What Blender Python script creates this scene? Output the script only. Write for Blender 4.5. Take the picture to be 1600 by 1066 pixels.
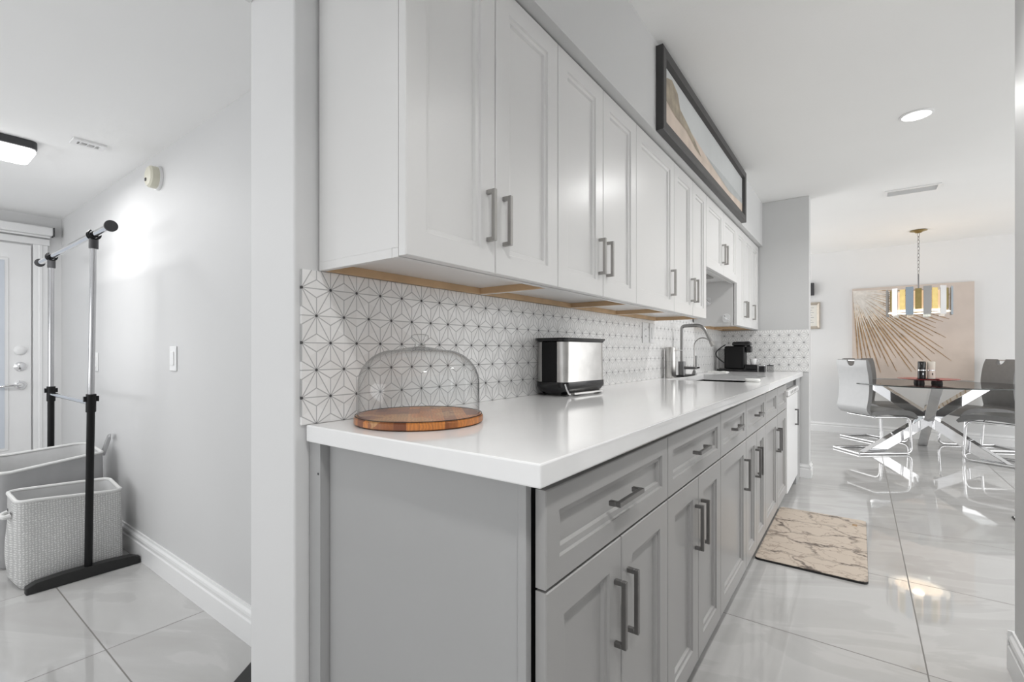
import bpy, math, random
from mathutils import Vector, Matrix
R = random.Random(7)
PI = math.pi
for o in list(bpy.data.objects):
    bpy.data.objects.remove(o)
scn = bpy.context.scene
COL = scn.collection

# ------------------------------------------------------------------ camera
CAMZ = 1.0887
cam_d = bpy.data.cameras.new('camera')
cam = bpy.data.objects.new('camera', cam_d)
COL.objects.link(cam)
cam_d.sensor_fit = 'HORIZONTAL'
cam_d.sensor_width = 36.0
cam_d.lens = 739.56 / 1600 * 36
cam_d.shift_y = (549.45 - 533) / 1600
cam_d.clip_start = 0.02
cam.location = (0, 0, CAMZ)
cam.rotation_euler = (PI / 2, 0, 0.6343)
scn.camera = cam

# ------------------------------------------------------------------ view, world, added fill lamps
vs = scn.view_settings
vs.view_transform = 'Standard'
vs.look = 'None'
vs.gamma = 1
vs.use_curve_mapping = False
vs.exposure = 0.0
w = bpy.data.worlds.new('sky')
scn.world = w
w.use_nodes = True
bg = w.node_tree.nodes['Background']
bg.inputs[0].default_value = (0.97, 0.985, 1.0, 1)
bg.inputs[1].default_value = 0.90


def area(name, loc, rot, size, power, color=(1, 1, 1), shape='RECTANGLE', size_y=None, spread=PI):
    d = bpy.data.lights.new(name, 'AREA')
    d.shape = shape
    d.size = size
    if size_y:
        d.size_y = size_y
    d.energy = power
    d.color = color
    d.spread = spread
    o = bpy.data.objects.new(name, d)
    COL.objects.link(o)
    o.location = loc
    o.rotation_euler = rot
    return o


# added soft fill lamps in open space, standing in for unseen daylight
area('fill_dining', (-2.9, 6.3, 1.3), (0, -PI / 2, 0), 2.1, 55, (1, 0.995, 0.985), size_y=2.6)
area('fill_family_room', (3.4, 4.7, 1.3), (0, PI / 2, 0), 2.2, 58, (1, 1, 0.99), size_y=4.8)
area('fill_living', (0.1, -2.9, 1.35), (PI / 2, 0, 0), 2.6, 3, (1, 1, 1), size_y=2.2)

# ------------------------------------------------------------------ materials


def mat(name, col, rough=0.5, metal=0.0, var=0.03, scale=6.0, bump=0.0, bscale=80.0, spec=0.5, coat=0.0, ior=None):
    m = bpy.data.materials.new(name)
    m.use_nodes = True
    nt = m.node_tree
    b = nt.nodes['Principled BSDF']
    b.inputs['Roughness'].default_value = rough
    b.inputs['Metallic'].default_value = metal
    b.inputs['Specular IOR Level'].default_value = spec
    b.inputs['Coat Weight'].default_value = coat
    b.inputs['Coat Roughness'].default_value = 0.05
    if ior:
        b.inputs['IOR'].default_value = ior
    tc = nt.nodes.new('ShaderNodeTexCoord')
    nz = nt.nodes.new('ShaderNodeTexNoise')
    nz.inputs['Scale'].default_value = scale
    nz.inputs['Detail'].default_value = 4
    nt.links.new(tc.outputs['Object'], nz.inputs['Vector'])
    rp = nt.nodes.new('ShaderNodeValToRGB')
    c = Vector(col)
    lo, hi = c * (1 - var), c * (1 + var)
    rp.color_ramp.elements[0].position = 0.3
    rp.color_ramp.elements[1].position = 0.7
    rp.color_ramp.elements[0].color = (lo[0], lo[1], lo[2], 1)
    rp.color_ramp.elements[1].color = (hi[0], hi[1], hi[2], 1)
    nt.links.new(nz.outputs['Fac'], rp.inputs[0])
    nt.links.new(rp.outputs[0], b.inputs['Base Color'])
    if bump:
        n2 = nt.nodes.new('ShaderNodeTexNoise')
        n2.inputs['Scale'].default_value = bscale
        n2.inputs['Detail'].default_value = 3
        nt.links.new(tc.outputs['Object'], n2.inputs['Vector'])
        bp = nt.nodes.new('ShaderNodeBump')
        bp.inputs['Strength'].default_value = bump
        bp.inputs['Distance'].default_value = 0.002
        nt.links.new(n2.outputs['Fac'], bp.inputs['Height'])
        nt.links.new(bp.outputs[0], b.inputs['Normal'])
    return m


class NT:
    """tiny node helper"""
    def __init__(s, m):
        s.nt = m.node_tree
        s.b = s.nt.nodes.get('Principled BSDF')

    def n(s, t, **kw):
        x = s.nt.nodes.new(t)
        for k, v in kw.items():
            setattr(x, k, v)
        return x

    def L(s, a, b):
        s.nt.links.new(a, b)

    def math(s, op, a, b=None, c=None):
        x = s.nt.nodes.new('ShaderNodeMath')
        x.operation = op
        for i, v in enumerate((a, b, c)):
            if v is None:
                continue
            if isinstance(v, (int, float)):
                x.inputs[i].default_value = v
            else:
                s.L(v, x.inputs[i])
        return x.outputs[0]

    def mix(s, f, a, b):
        x = s.nt.nodes.new('ShaderNodeMix')
        x.data_type = 'RGBA'
        if isinstance(f, (int, float)):
            x.inputs[0].default_value = f
        else:
            s.L(f, x.inputs[0])
        for i, v in ((6, a), (7, b)):
            if isinstance(v, tuple):
                x.inputs[i].default_value = v + (1,)
            else:
                s.L(v, x.inputs[i])
        return x.outputs[2]


def emit(name, col, strength):
    m = bpy.data.materials.new(name)
    m.use_nodes = True
    b = m.node_tree.nodes['Principled BSDF']
    b.inputs['Base Color'].default_value = (0.8, 0.8, 0.8, 1)
    b.inputs['Emission Color'].default_value = col + (1,)
    b.inputs['Emission Strength'].default_value = strength
    return m


def thin_glass(name, tint=(0.97, 0.98, 0.98), rough=0.0, refl=1.0):
    m = bpy.data.materials.new(name)
    m.use_nodes = True
    t = NT(m)
    nt = m.node_tree
    nt.nodes.remove(t.b)
    out = nt.nodes['Material Output']
    tr = t.n('ShaderNodeBsdfTransparent')
    lw2 = t.n('ShaderNodeLayerWeight')
    lw2.inputs['Blend'].default_value = 0.5
    edge = t.math('POWER', lw2.outputs['Facing'], 5.0)
    t.L(t.mix(edge, tint, tuple(c * c * c * 0.30 for c in tint)), tr.inputs[0])
    gl = t.n('ShaderNodeBsdfGlossy')
    gl.inputs['Roughness'].default_value = rough
    lw = t.n('ShaderNodeLayerWeight')
    lw.inputs['Blend'].default_value = 0.5
    sch = t.math('ADD', 0.04, t.math('MULTIPLY', t.math('POWER', lw.outputs['Facing'], 5.0), 0.96))
    mx = t.n('ShaderNodeMixShader')
    t.L(t.math('MULTIPLY', sch, refl), mx.inputs[0])
    t.L(tr.outputs[0], mx.inputs[1])
    t.L(gl.outputs[0], mx.inputs[2])
    t.L(mx.outputs[0], out.inputs[0])
    return m


M = {}
M['wall'] = mat('white_wall_paint', (0.73, 0.73, 0.73), 0.58, var=0.012, scale=2, bump=0.12, bscale=60)
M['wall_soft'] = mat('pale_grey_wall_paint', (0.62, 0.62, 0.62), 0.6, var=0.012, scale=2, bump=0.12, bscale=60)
M['ceil_bright'] = mat('bright_white_ceiling_paint', (0.90, 0.90, 0.895), 0.75, var=0.01, scale=2, bump=0.15, bscale=90)
M['ceil'] = mat('white_ceiling_paint', (0.86, 0.86, 0.85), 0.75, var=0.01, scale=2, bump=0.15, bscale=90)
M['grey'] = mat('grey_wall_paint', (0.62, 0.622, 0.62), 0.5, var=0.015, scale=2, bump=0.12, bscale=70)
M['trim'] = mat('white_trim_paint', (0.83, 0.83, 0.83), 0.3, var=0.01)
M['upper'] = mat('white_cabinet_lacquer', (0.72, 0.715, 0.707), 0.28, var=0.006, scale=3)
M['base'] = mat('grey_cabinet_lacquer', (0.37, 0.365, 0.36), 0.3, var=0.012, scale=3)
M['base_side'] = mat('grey_cabinet_panel', (0.40, 0.40, 0.40), 0.45, var=0.012, scale=3)
M['quartz'] = mat('white_quartz', (0.89, 0.89, 0.89), 0.09, var=0.006, scale=40)
M['nickel'] = mat('brushed_nickel', (0.40, 0.39, 0.375), 0.3, 1.0, var=0.06, scale=30)
M['nickel_shaded'] = mat('shaded_brushed_nickel', (0.24, 0.235, 0.23), 0.3, 1.0, var=0.06, scale=30)  # same brushed nickel, darkened in colour for base handles in shade
M['post_metal'] = mat('satin_chrome_post', (0.46, 0.46, 0.47), 0.16, 1.0, var=0.02)
M['steel'] = mat('stainless_steel', (0.58, 0.57, 0.555), 0.3, 1.0, var=0.12, scale=14, bump=0.03, bscale=30)
M['chrome'] = mat('chrome', (0.86, 0.86, 0.87), 0.05, 1.0, var=0.01)
M['dark_steel'] = mat('gunmetal_steel', (0.20, 0.20, 0.20), 0.3, 1.0, var=0.04, scale=20)
M['black'] = mat('black_plastic', (0.005, 0.005, 0.0055), 0.4, var=0.1, spec=0.25)
M['blackgloss'] = mat('gloss_black_plastic', (0.008, 0.008, 0.009), 0.12, var=0.1)
M['darkgrey'] = mat('dark_grey_plastic', (0.045, 0.045, 0.048), 0.5, var=0.05)
M['gap'] = mat('painted_gap_shade', (0.05, 0.05, 0.05), 0.8)  # near-black colour put on carcasses so the door gaps read as shade
M['raw'] = mat('raw_plywood', (0.56, 0.38, 0.22), 0.6, var=0.12, scale=9)
M['white_pl'] = mat('white_plastic', (0.82, 0.82, 0.82), 0.3, var=0.01)
M['ivory'] = mat('ivory_plastic', (0.62, 0.60, 0.50), 0.4, var=0.02)
M['blackwood'] = mat('black_frame_wood', (0.035, 0.034, 0.034), 0.38, var=0.15, scale=12)
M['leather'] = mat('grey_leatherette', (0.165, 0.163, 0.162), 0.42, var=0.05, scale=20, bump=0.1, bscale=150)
M['leather_lit'] = mat('lit_grey_leatherette', (0.42, 0.425, 0.43), 0.35, var=0.03, scale=20, bump=0.08, bscale=150)  # same leatherette, colour lightened for daylight falling on the backrest's rear
M['red'] = mat('red_lacquer', (0.42, 0.012, 0.02), 0.15, var=0.05)
M['cream'] = mat('cream_ceramic', (0.72, 0.68, 0.60), 0.25, var=0.02)
M['gold'] = mat('brushed_gold', (0.40, 0.31, 0.13), 0.3, 1.0, var=0.08, scale=25)
M['goldpaint'] = mat('bronze_paint', (0.33, 0.21, 0.11), 0.6, var=0.35, scale=30)
M['goldpale'] = mat('pale_gold_paint', (0.58, 0.45, 0.32), 0.6, var=0.25, scale=30)
M['whitepaint'] = mat('white_oil_paint', (0.74, 0.70, 0.65), 0.6, var=0.08, scale=30)
M['canvas'] = mat('beige_canvas', (0.60, 0.52, 0.465), 0.8, var=0.05, scale=5, bump=0.2, bscale=200)
M['paper'] = mat('cream_paper', (0.76, 0.74, 0.69), 0.8, var=0.02)
M['silverwood'] = mat('champagne_frame', (0.45, 0.40, 0.34), 0.4, 0.3, var=0.1, scale=15)
M['ink'] = mat('grey_ink', (0.35, 0.35, 0.37), 0.8)
M['cloth'] = mat('white_cloth', (0.82, 0.82, 0.80), 0.9, var=0.03, scale=30, bump=0.2, bscale=120)
M['weave'] = mat('grey_linen', (0.43, 0.43, 0.425), 0.9, var=0.1, scale=60)
M['weave2'] = mat('plain_grey_felt', (0.38, 0.38, 0.385), 0.9, var=0.05, scale=14, bump=0.1, bscale=200)
M['lining'] = mat('white_lining', (0.68, 0.68, 0.68), 0.85, var=0.06, scale=10)
M['piping'] = mat('pale_piping', (0.66, 0.66, 0.65), 0.8, var=0.03)
M['mirror_tint'] = mat('silver_mirror', (0.42, 0.50, 0.58), 0.2, 1.0, var=0.01)
M['pewter'] = mat('pewter_metal', (0.33, 0.325, 0.32), 0.3, 1.0, var=0.04)
M['lens'] = emit('lamp_lens', (1, 0.99, 0.97), 3.0)
M['panel_lens'] = emit('lamp_diffuser', (1, 1, 1), 4.0)
M['warm'] = emit('warm_shade', (1.0, 0.58, 0.25), 0.6)
M['glint'] = emit('warm_crystal', (1.0, 0.88, 0.68), 1.15)
M['glass'] = thin_glass('clear_glass', (0.975, 0.98, 0.98), 0.03, 1.0)
M['tank'] = thin_glass('smoky_clear_plastic', (0.72, 0.72, 0.72), 0.05)
M['tabletop'] = thin_glass('grey_tinted_glass', (0.88, 0.90, 0.895), 0.02, 1.0)
M['pane'] = mat('frosted_door_glass', (0.62, 0.66, 0.72), 0.15, var=0.02)
M['glassedge'] = mat('dark_glass_edge', (0.02, 0.026, 0.024), 0.15)
M['rubber'] = mat('black_rubber', (0.015, 0.015, 0.015), 0.6)

# woven basket fabric: crossing wave bands
t = NT(M['weave'])
tc = t.n('ShaderNodeTexCoord')
w1 = t.n('ShaderNodeTexWave', bands_direction='Z')
w2 = t.n('ShaderNodeTexWave', bands_direction='Y')
for ww in (w1, w2):
    ww.inputs['Scale'].default_value = 30
    ww.inputs['Distortion'].default_value = 3.5
    ww.inputs['Detail Scale'].default_value = 3
    t.L(tc.outputs['Object'], ww.inputs['Vector'])
h = t.math('MULTIPLY', w1.outputs['Fac'], w2.outputs['Fac'])
base = t.b.inputs['Base Color'].links[0].from_socket
t.L(t.mix(h, (0.50, 0.50, 0.495), (0.84, 0.84, 0.83)), t.b.inputs['Base Color'])
bp = t.n('ShaderNodeBump')
bp.inputs['Strength'].default_value = 0.5
bp.inputs['Distance'].default_value = 0.002
t.L(h, bp.inputs['Height'])
t.L(bp.outputs[0], t.b.inputs['Normal'])


def floor_material():
    m = mat('polished_porcelain_tile', (0.6, 0.6, 0.6), 0.07, ior=1.8)
    t = NT(m)
    geo = t.n('ShaderNodeNewGeometry')
    sp = t.n('ShaderNodeSeparateXYZ')
    t.L(geo.outputs['Position'], sp.inputs[0])
    u = t.math('DIVIDE', t.math('SUBTRACT', sp.outputs[0], 0.1835 - 0.8 * 40), 0.8)
    v = t.math('DIVIDE', t.math('SUBTRACT', sp.outputs[1], 2.9129 - 0.8 * 40), 0.8)
    fu, fv = t.math('FRACT', u), t.math('FRACT', v)
    iu, iv = t.math('FLOOR', u), t.math('FLOOR', v)
    eu = t.math('MINIMUM', fu, t.math('SUBTRACT', 1.0, fu))
    ev = t.math('MINIMUM', fv, t.math('SUBTRACT', 1.0, fv))
    seam = t.math('LESS_THAN', t.math('MINIMUM', eu, ev), 0.0030)
    # faint cloudy veins, each slab with its own offset
    cx = t.n('ShaderNodeCombineXYZ')
    t.L(t.math('ADD', t.math('MULTIPLY', sp.outputs[0], 0.8), t.math('MULTIPLY', iv, 3.7)), cx.inputs[0])
    t.L(t.math('ADD', t.math('MULTIPLY', sp.outputs[1], 2.4), t.math('ADD', t.math('MULTIPLY', sp.outputs[0], -0.9), t.math('MULTIPLY', iu, 5.3))), cx.inputs[1])
    nz = t.n('ShaderNodeTexNoise')
    nz.inputs['Scale'].default_value = 1.6
    nz.inputs['Detail'].default_value = 6
    nz.inputs['Distortion'].default_value = 1.2
    t.L(cx.outputs[0], nz.inputs['Vector'])
    r = t.n('ShaderNodeValToRGB')
    el = r.color_ramp.elements
    el[0].position, el[0].color = 0.34, (0.455, 0.448, 0.438, 1)
    el[1].position, el[1].color = 0.62, (0.51, 0.505, 0.497, 1)
    e = el.new(0.50)
    e.color = (0.485, 0.48, 0.472, 1)
    e = el.new(0.53)
    e.color = (0.525, 0.52, 0.512, 1)
    t.L(nz.outputs['Fac'], r.inputs[0])
    col = t.mix(seam, r.outputs[0], (0.17, 0.16, 0.15))
    t.L(col, t.b.inputs['Base Color'])
    t.L(t.math('ADD', t.math('MULTIPLY', seam, 0.5), 0.035), t.b.inputs['Roughness'])
    return m


def star_tile(name, axis, s, u0, v0):
    """hexagonal star mosaic: triangles split into three kites, dark dot at each star's centre"""
    m = mat(name, (0.7, 0.7, 0.69), 0.14)
    t = NT(m)
    geo = t.n('ShaderNodeNewGeometry')
    sp = t.n('ShaderNodeSeparateXYZ')
    t.L(geo.outputs['Position'], sp.inputs[0])
    hgt = s * math.sqrt(3) / 2
    X = t.math('SUBTRACT', sp.outputs[axis], u0 - 200 * s)
    Z = t.math('SUBTRACT', sp.outputs[2], v0 - 200 * hgt)
    f = []
    c3 = math.sqrt(3) / 2
    a1 = t.math('DIVIDE', Z, hgt)
    a2 = t.math('DIVIDE', t.math('SUBTRACT', t.math('MULTIPLY', X, c3), t.math('MULTIPLY', Z, 0.5)), hgt)
    a3 = t.math('DIVIDE', t.math('SUBTRACT', t.math('MULTIPLY', X, -c3), t.math('MULTIPLY', Z, 0.5)), hgt)
    fr = [t.math('FRACT', t.math('ADD', a, 1000.0)) for a in (a1, a2, a3)]
    fl = [t.math('FLOOR', t.math('ADD', a, 1000.0)) for a in (a1, a2, a3)]
    sm = t.math('ADD', fr[0], t.math('ADD', fr[1], fr[2]))
    upf = t.math('GREATER_THAN', sm, 1.5)
    b = [t.math('ABSOLUTE', t.math('SUBTRACT', upf, x)) for x in fr]
    mx = t.math('MAXIMUM', b[0], t.math('MAXIMUM', b[1], b[2]))
    mn = t.math('MINIMUM', b[0], t.math('MINIMUM', b[1], b[2]))
    mid = t.math('SUBTRACT', t.math('SUBTRACT', 1.0, mx), mn)
    d1 = t.math('MULTIPLY', mn, hgt)
    d2 = t.math('MULTIPLY', t.math('SUBTRACT', mid, mn), hgt / math.sqrt(3))
    d = t.math('MINIMUM', d1, d2)
    mr = t.n('ShaderNodeMapRange')
    mr.inputs['From Min'].default_value = 0.0008
    mr.inputs['From Max'].default_value = 0.0017
    mr.inputs['To Min'].default_value = 1
    mr.inputs['To Max'].default_value = 0
    t.L(d, mr.inputs['Value'])
    grout = mr.outputs[0]
    dd = t.math('SQRT', t.math('ADD', t.math('POWER', t.math('MULTIPLY', t.math('SUBTRACT', 1.0, mx), hgt), 2.0),
                               t.math('POWER', d2, 2.0)))
    dot = t.math('LESS_THAN', dd, 0.0036)
    # each kite its own faint shade and tilt
    k1 = t.math('GREATER_THAN', b[0], t.math('MAXIMUM', b[1], b[2]))
    k2 = t.math('GREATER_THAN', b[1], t.math('MAXIMUM', b[0], b[2]))
    m1 = t.math('LESS_THAN', b[0], t.math('MINIMUM', b[1], b[2]))
    m2 = t.math('LESS_THAN', b[1], t.math('MINIMUM', b[0], b[2]))
    kid = t.math('ADD', t.math('ADD', k1, t.math('MULTIPLY', k2, 2.0)),
                 t.math('ADD', t.math('MULTIPLY', m1, 4.0), t.math('MULTIPLY', m2, 8.0)))
    cv = t.n('ShaderNodeCombineXYZ')
    t.L(t.math('ADD', fl[0], t.math('MULTIPLY', kid, 0.37)), cv.inputs[0])
    t.L(t.math('ADD', fl[1], t.math('MULTIPLY', upf, 0.53)), cv.inputs[1])
    t.L(fl[2], cv.inputs[2])
    wn = t.n('ShaderNodeTexWhiteNoise')
    t.L(cv.outputs[0], wn.inputs['Vector'])
    shade = t.mix(wn.outputs['Value'], (0.86, 0.855, 0.845), (0.93, 0.926, 0.92))
    c = t.mix(grout, shade, (0.47, 0.47, 0.47))
    c = t.mix(dot, c, (0.05, 0.05, 0.052))
    t.L(c, t.b.inputs['Base Color'])
    t.L(t.math('ADD', t.math('MULTIPLY', grout, 0.4), 0.16), t.b.inputs['Roughness'])
    # tilt of each facet
    sub = t.n('ShaderNodeVectorMath', operation='SUBTRACT')
    t.L(wn.outputs['Color'], sub.inputs[0])
    sub.inputs[1].default_value = (0.5, 0.5, 0.5)
    sc = t.n('ShaderNodeVectorMath', operation='SCALE')
    t.L(sub.outputs[0], sc.inputs[0])
    sc.inputs['Scale'].default_value = 0.05
    ad = t.n('ShaderNodeVectorMath', operation='ADD')
    t.L(geo.outputs['Normal'], ad.inputs[0])
    t.L(sc.outputs[0], ad.inputs[1])
    nm = t.n('ShaderNodeVectorMath', operation='NORMALIZE')
    t.L(ad.outputs[0], nm.inputs[0])
    t.L(nm.outputs[0], t.b.inputs['Normal'])
    return m


def board_material():
    m = mat('acacia_blocks', (0.4, 0.2, 0.1), 0.3)
    t = NT(m)
    tc = t.n('ShaderNodeTexCoord')
    mp = t.n('ShaderNodeMapping')
    mp.inputs['Rotation'].default_value = (0, 0, 0.75)
    t.L(tc.outputs['Object'], mp.inputs[0])
    br = t.n('ShaderNodeTexBrick')
    br.inputs['Color1'].default_value = (0.62, 0.23, 0.055, 1)
    br.inputs['Color2'].default_value = (0.13, 0.035, 0.018, 1)
    br.inputs['Mortar'].default_value = (0.30, 0.12, 0.05, 1)
    br.inputs['Scale'].default_value = 1.0
    br.inputs['Brick Width'].default_value = 0.095
    br.inputs['Row Height'].default_value = 0.028
    br.inputs['Mortar Size'].default_value = 0.0004
    br.inputs['Bias'].default_value = -0.1
    t.L(mp.outputs[0], br.inputs[0])
    wv = t.n('ShaderNodeTexWave', bands_direction='Y')
    wv.inputs['Scale'].default_value = 40
    wv.inputs['Distortion'].default_value = 9
    wv.inputs['Detail'].default_value = 3
    t.L(mp.outputs[0], wv.inputs[0])
    n2 = t.n('ShaderNodeTexNoise')
    n2.inputs['Scale'].default_value = 14
    t.L(mp.outputs[0], n2.inputs['Vector'])
    lt = t.math('GREATER_THAN', n2.outputs['Fac'], 0.57)
    c = t.mix(t.math('MULTIPLY', lt, 0.55), br.outputs[0], (0.66, 0.40, 0.17))
    c = t.mix(t.math('MULTIPLY', wv.outputs['Fac'], 0.35), c, (0.20, 0.07, 0.03))
    t.L(c, t.b.inputs['Base Color'])
    return m


def mat_material():
    m = mat('veined_beige_vinyl', (0.5, 0.43, 0.36), 0.55)
    t = NT(m)
    tc = t.n('ShaderNodeTexCoord')
    mp = t.n('ShaderNodeMapping')
    mp.inputs['Rotation'].default_value = (0, 0, 0.5)
    mp.inputs['Scale'].default_value = (2.6, 3.6, 1)
    t.L(tc.outputs['Object'], mp.inputs[0])

    dn = t.n('ShaderNodeTexNoise')
    dn.inputs['Scale'].default_value = 2.0
    dn.inputs['Detail'].default_value = 6
    dn.inputs['Roughness'].default_value = 0.62
    t.L(mp.outputs[0], dn.inputs['Vector'])
    off = t.n('ShaderNodeVectorMath', operation='SCALE')
    off.inputs['Scale'].default_value = 0.85
    t.L(dn.outputs['Color'], off.inputs[0])
    wp = t.n('ShaderNodeVectorMath', operation='ADD')
    t.L(mp.outputs[0], wp.inputs[0])
    t.L(off.outputs[0], wp.inputs[1])

    def vein(scale, width):
        v = t.n('ShaderNodeTexVoronoi', feature='DISTANCE_TO_EDGE', voronoi_dimensions='2D')
        v.inputs['Scale'].default_value = scale
        t.L(wp.outputs[0], v.inputs['Vector'])
        r = t.n('ShaderNodeMapRange')
        r.inputs['From Min'].default_value = 0.0
        r.inputs['From Max'].default_value = width
        r.inputs['To Min'].default_value = 1
        r.inputs['To Max'].default_value = 0
        t.L(v.outputs['Distance'], r.inputs['Value'])
        return r.outputs[0]
    g = t.n('ShaderNodeTexNoise')
    g.inputs['Scale'].default_value = 1.7
    g.inputs['Detail'].default_value = 3
    t.L(mp.outputs[0], g.inputs['Vector'])
    gr = t.n('ShaderNodeMapRange')
    gr.inputs['From Min'].default_value = 0.36
    gr.inputs['From Max'].default_value = 0.58
    t.L(g.outputs['Fac'], gr.inputs['Value'])
    v1 = t.math('MULTIPLY', vein(1.4, 0.075), gr.outputs[0])
    v2 = t.math('MULTIPLY', vein(3.0, 0.05), 0.6)
    c = t.mix(t.math('MULTIPLY', dn.outputs['Fac'], 0.5), (0.58, 0.50, 0.42), (0.50, 0.42, 0.345))
    c = t.mix(v2, c, (0.20, 0.135, 0.10))
    c = t.mix(t.math('MULTIPLY', v1, 0.95), c, (0.05, 0.032, 0.026))
    t.L(c, t.b.inputs['Base Color'])
    return m


M['floor'] = floor_material()
M['tile_back'] = star_tile('star_mosaic_long_wall', 1, 0.0758, 0.682, 1.241)
M['tile_end'] = star_tile('star_mosaic_end_wall', 0, 0.0755, -0.581, 1.2335)
M['board'] = board_material()
M['mat'] = mat_material()

# ------------------------------------------------------------------ mesh building
ORG = {}


class MB:
    def __init__(s):
        s.v, s.f, s.m = [], [], []
        s.slot = 0

    def add(s, vs_, fs_):
        o = len(s.v)
        s.v += [Vector(p) for p in vs_]
        for f in fs_:
            s.f.append([i + o for i in f])
            s.m.append(s.slot)
        return s

    def box(s, x0, x1, y0, y1, z0, z1):
        p = [(x, y, z) for z in (z0, z1) for y in (y0, y1) for x in (x0, x1)]
        return s.add(p, [(0, 2, 3, 1), (4, 5, 7, 6), (0, 1, 5, 4), (2, 6, 7, 3), (0, 4, 6, 2), (1, 3, 7, 5)])

    def prism(s, poly, z0, z1):
        n = len(poly)
        p = [(x, y, z0) for x, y in poly] + [(x, y, z1) for x, y in poly]
        return s.add(p, [list(range(n))[::-1], list(range(n, 2 * n))] + [(i, (i + 1) % n, n + (i + 1) % n, n + i) for i in range(n)])

    def loft(s, rings, cap=True, closed=True):
        n = len(rings[0])
        vs_ = [p for r in rings for p in r]
        fs_ = []
        for k in range(len(rings) - 1):
            for i in range(n if closed else n - 1):
                a, b = k * n + i, k * n + (i + 1) % n
                fs_.append((a, b, b + n, a + n))
        if cap:
            fs_.append(list(range(n))[::-1])
            fs_.append([(len(rings) - 1) * n + i for i in range(n)])
        return s.add(vs_, fs_)

    def lathe(s, prof, c=(0, 0, 0), n=40, cap=True, axis='z'):
        rings = []
        for r, z in prof:
            ring = []
            for i in range(n):
                a = 2 * PI * i / n
                q = (r * math.cos(a), r * math.sin(a), z)
                if axis == 'x':
                    q = (z, r * math.cos(a), r * math.sin(a))
                elif axis == 'y':
                    q = (r * math.sin(a), z, r * math.cos(a))
                ring.append((c[0] + q[0], c[1] + q[1], c[2] + q[2]))
            rings.append(ring)
        return s.loft(rings, cap)

    def tube(s, path, r, n=10, closed=False, flat=None, cap=True):
        P = [Vector(p) for p in path]
        N = len(P)
        rings = []
        ref = None
        for i in range(N):
            if closed:
                d = (P[(i + 1) % N] - P[i - 1]).normalized()
            else:
                d = (P[min(i + 1, N - 1)] - P[max(i - 1, 0)]).normalized()
            if ref is None:
                ref = Vector((0, 0, 1)) if abs(d.z) < 0.9 else Vector((1, 0, 0))
            a = (ref - d * ref.dot(d)).normalized()
            b = d.cross(a)
            ref = a
            rings.append([P[i] + a * (r * math.cos(2 * PI * k / n)) + b * (r * math.sin(2 * PI * k / n)) for k in range(n)])
        if closed:
            rings.append(rings[0])
            return s.loft(rings, False)
        return s.loft(rings, cap)

    def beam(s, p, q, wd, ht, upv=(0, 0, 1)):
        p, q = Vector(p), Vector(q)
        d = (q - p).normalized()
        a = d.cross(Vector(upv)).normalized() * wd / 2
        b = a.cross(d).normalized() * ht / 2
        return s.loft([[c + a + b, c - a + b, c - a - b, c + a - b] for c in (p, q)])

    def slab(s, front, back):
        """two equal grids of points joined round their rim"""
        r, c = len(front), len(front[0])
        vs_ = [p for row in front for p in row] + [p for row in back for p in row]
        o = r * c
        fs_ = []
        for i in range(r - 1):
            for j in range(c - 1):
                a = i * c + j
                fs_.append((a, a + 1, a + c + 1, a + c))
                fs_.append((o + a, o + a + c, o + a + c + 1, o + a + 1))
        rim = [j for j in range(c)] + [i * c + c - 1 for i in range(1, r)] + [(r - 1) * c + j for j in range(c - 2, -1, -1)] + [i * c for i in range(r - 2, 0, -1)]
        for k in range(len(rim)):
            a, b = rim[k], rim[(k + 1) % len(rim)]
            fs_.append((b, a, o + a, o + b))
        return s.add(vs_, fs_)

    def xf(s, mtx):
        s.v = [mtx @ p for p in s.v]
        return s

    def build(s, name, m, parent=None, origin=None, smooth=False, bevel=0.0, seg=2, label=None, angle=40, recalc=True):
        org = ORG[parent.name] if parent is not None else Vector(origin or (0, 0, 0))
        me = bpy.data.meshes.new(name)
        me.from_pydata([p - org for p in s.v], [], s.f)
        ms = m if isinstance(m, (list, tuple)) else [m]
        for x in ms:
            me.materials.append(M[x] if isinstance(x, str) else x)
        me.polygons.foreach_set('material_index', s.m)
        if recalc:
            import bmesh
            bm = bmesh.new()
            bm.from_mesh(me)
            bmesh.ops.recalc_face_normals(bm, faces=bm.faces)
            bm.to_mesh(me)
            bm.free()
        o = bpy.data.objects.new(name, me)
        COL.objects.link(o)
        ORG[o.name] = org
        if parent is not None:
            o.parent = parent
        else:
            o.location = org
        if smooth:
            me.polygons.foreach_set('use_smooth', [True] * len(me.polygons))
            try:
                me.set_sharp_from_angle(angle=math.radians(angle))
            except Exception:
                pass
        if bevel:
            md = o.modifiers.new('bevel', 'BEVEL')
            md.width = bevel
            md.segments = seg
            md.limit_method = 'ANGLE'
            md.angle_limit = math.radians(50)
        if label:
            o['label'] = label
        return o


def thing(name, label, cat, loc, group=None):
    o = bpy.data.objects.new(name, None)
    COL.objects.link(o)
    o.empty_display_size = 0.05
    o.location = loc
    ORG[o.name] = Vector(loc)
    o['label'] = label
    o['category'] = cat
    if group:
        o['group'] = group
    return o


def tag(o, label, cat, group=None):
    o['label'] = label
    o['category'] = cat
    if group:
        o['group'] = group
    return o


def struct(name, mb, m, **kw):
    o = mb.build(name, m, **kw)
    if o.parent is None:
        o['kind'] = 'structure'
    return o


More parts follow.
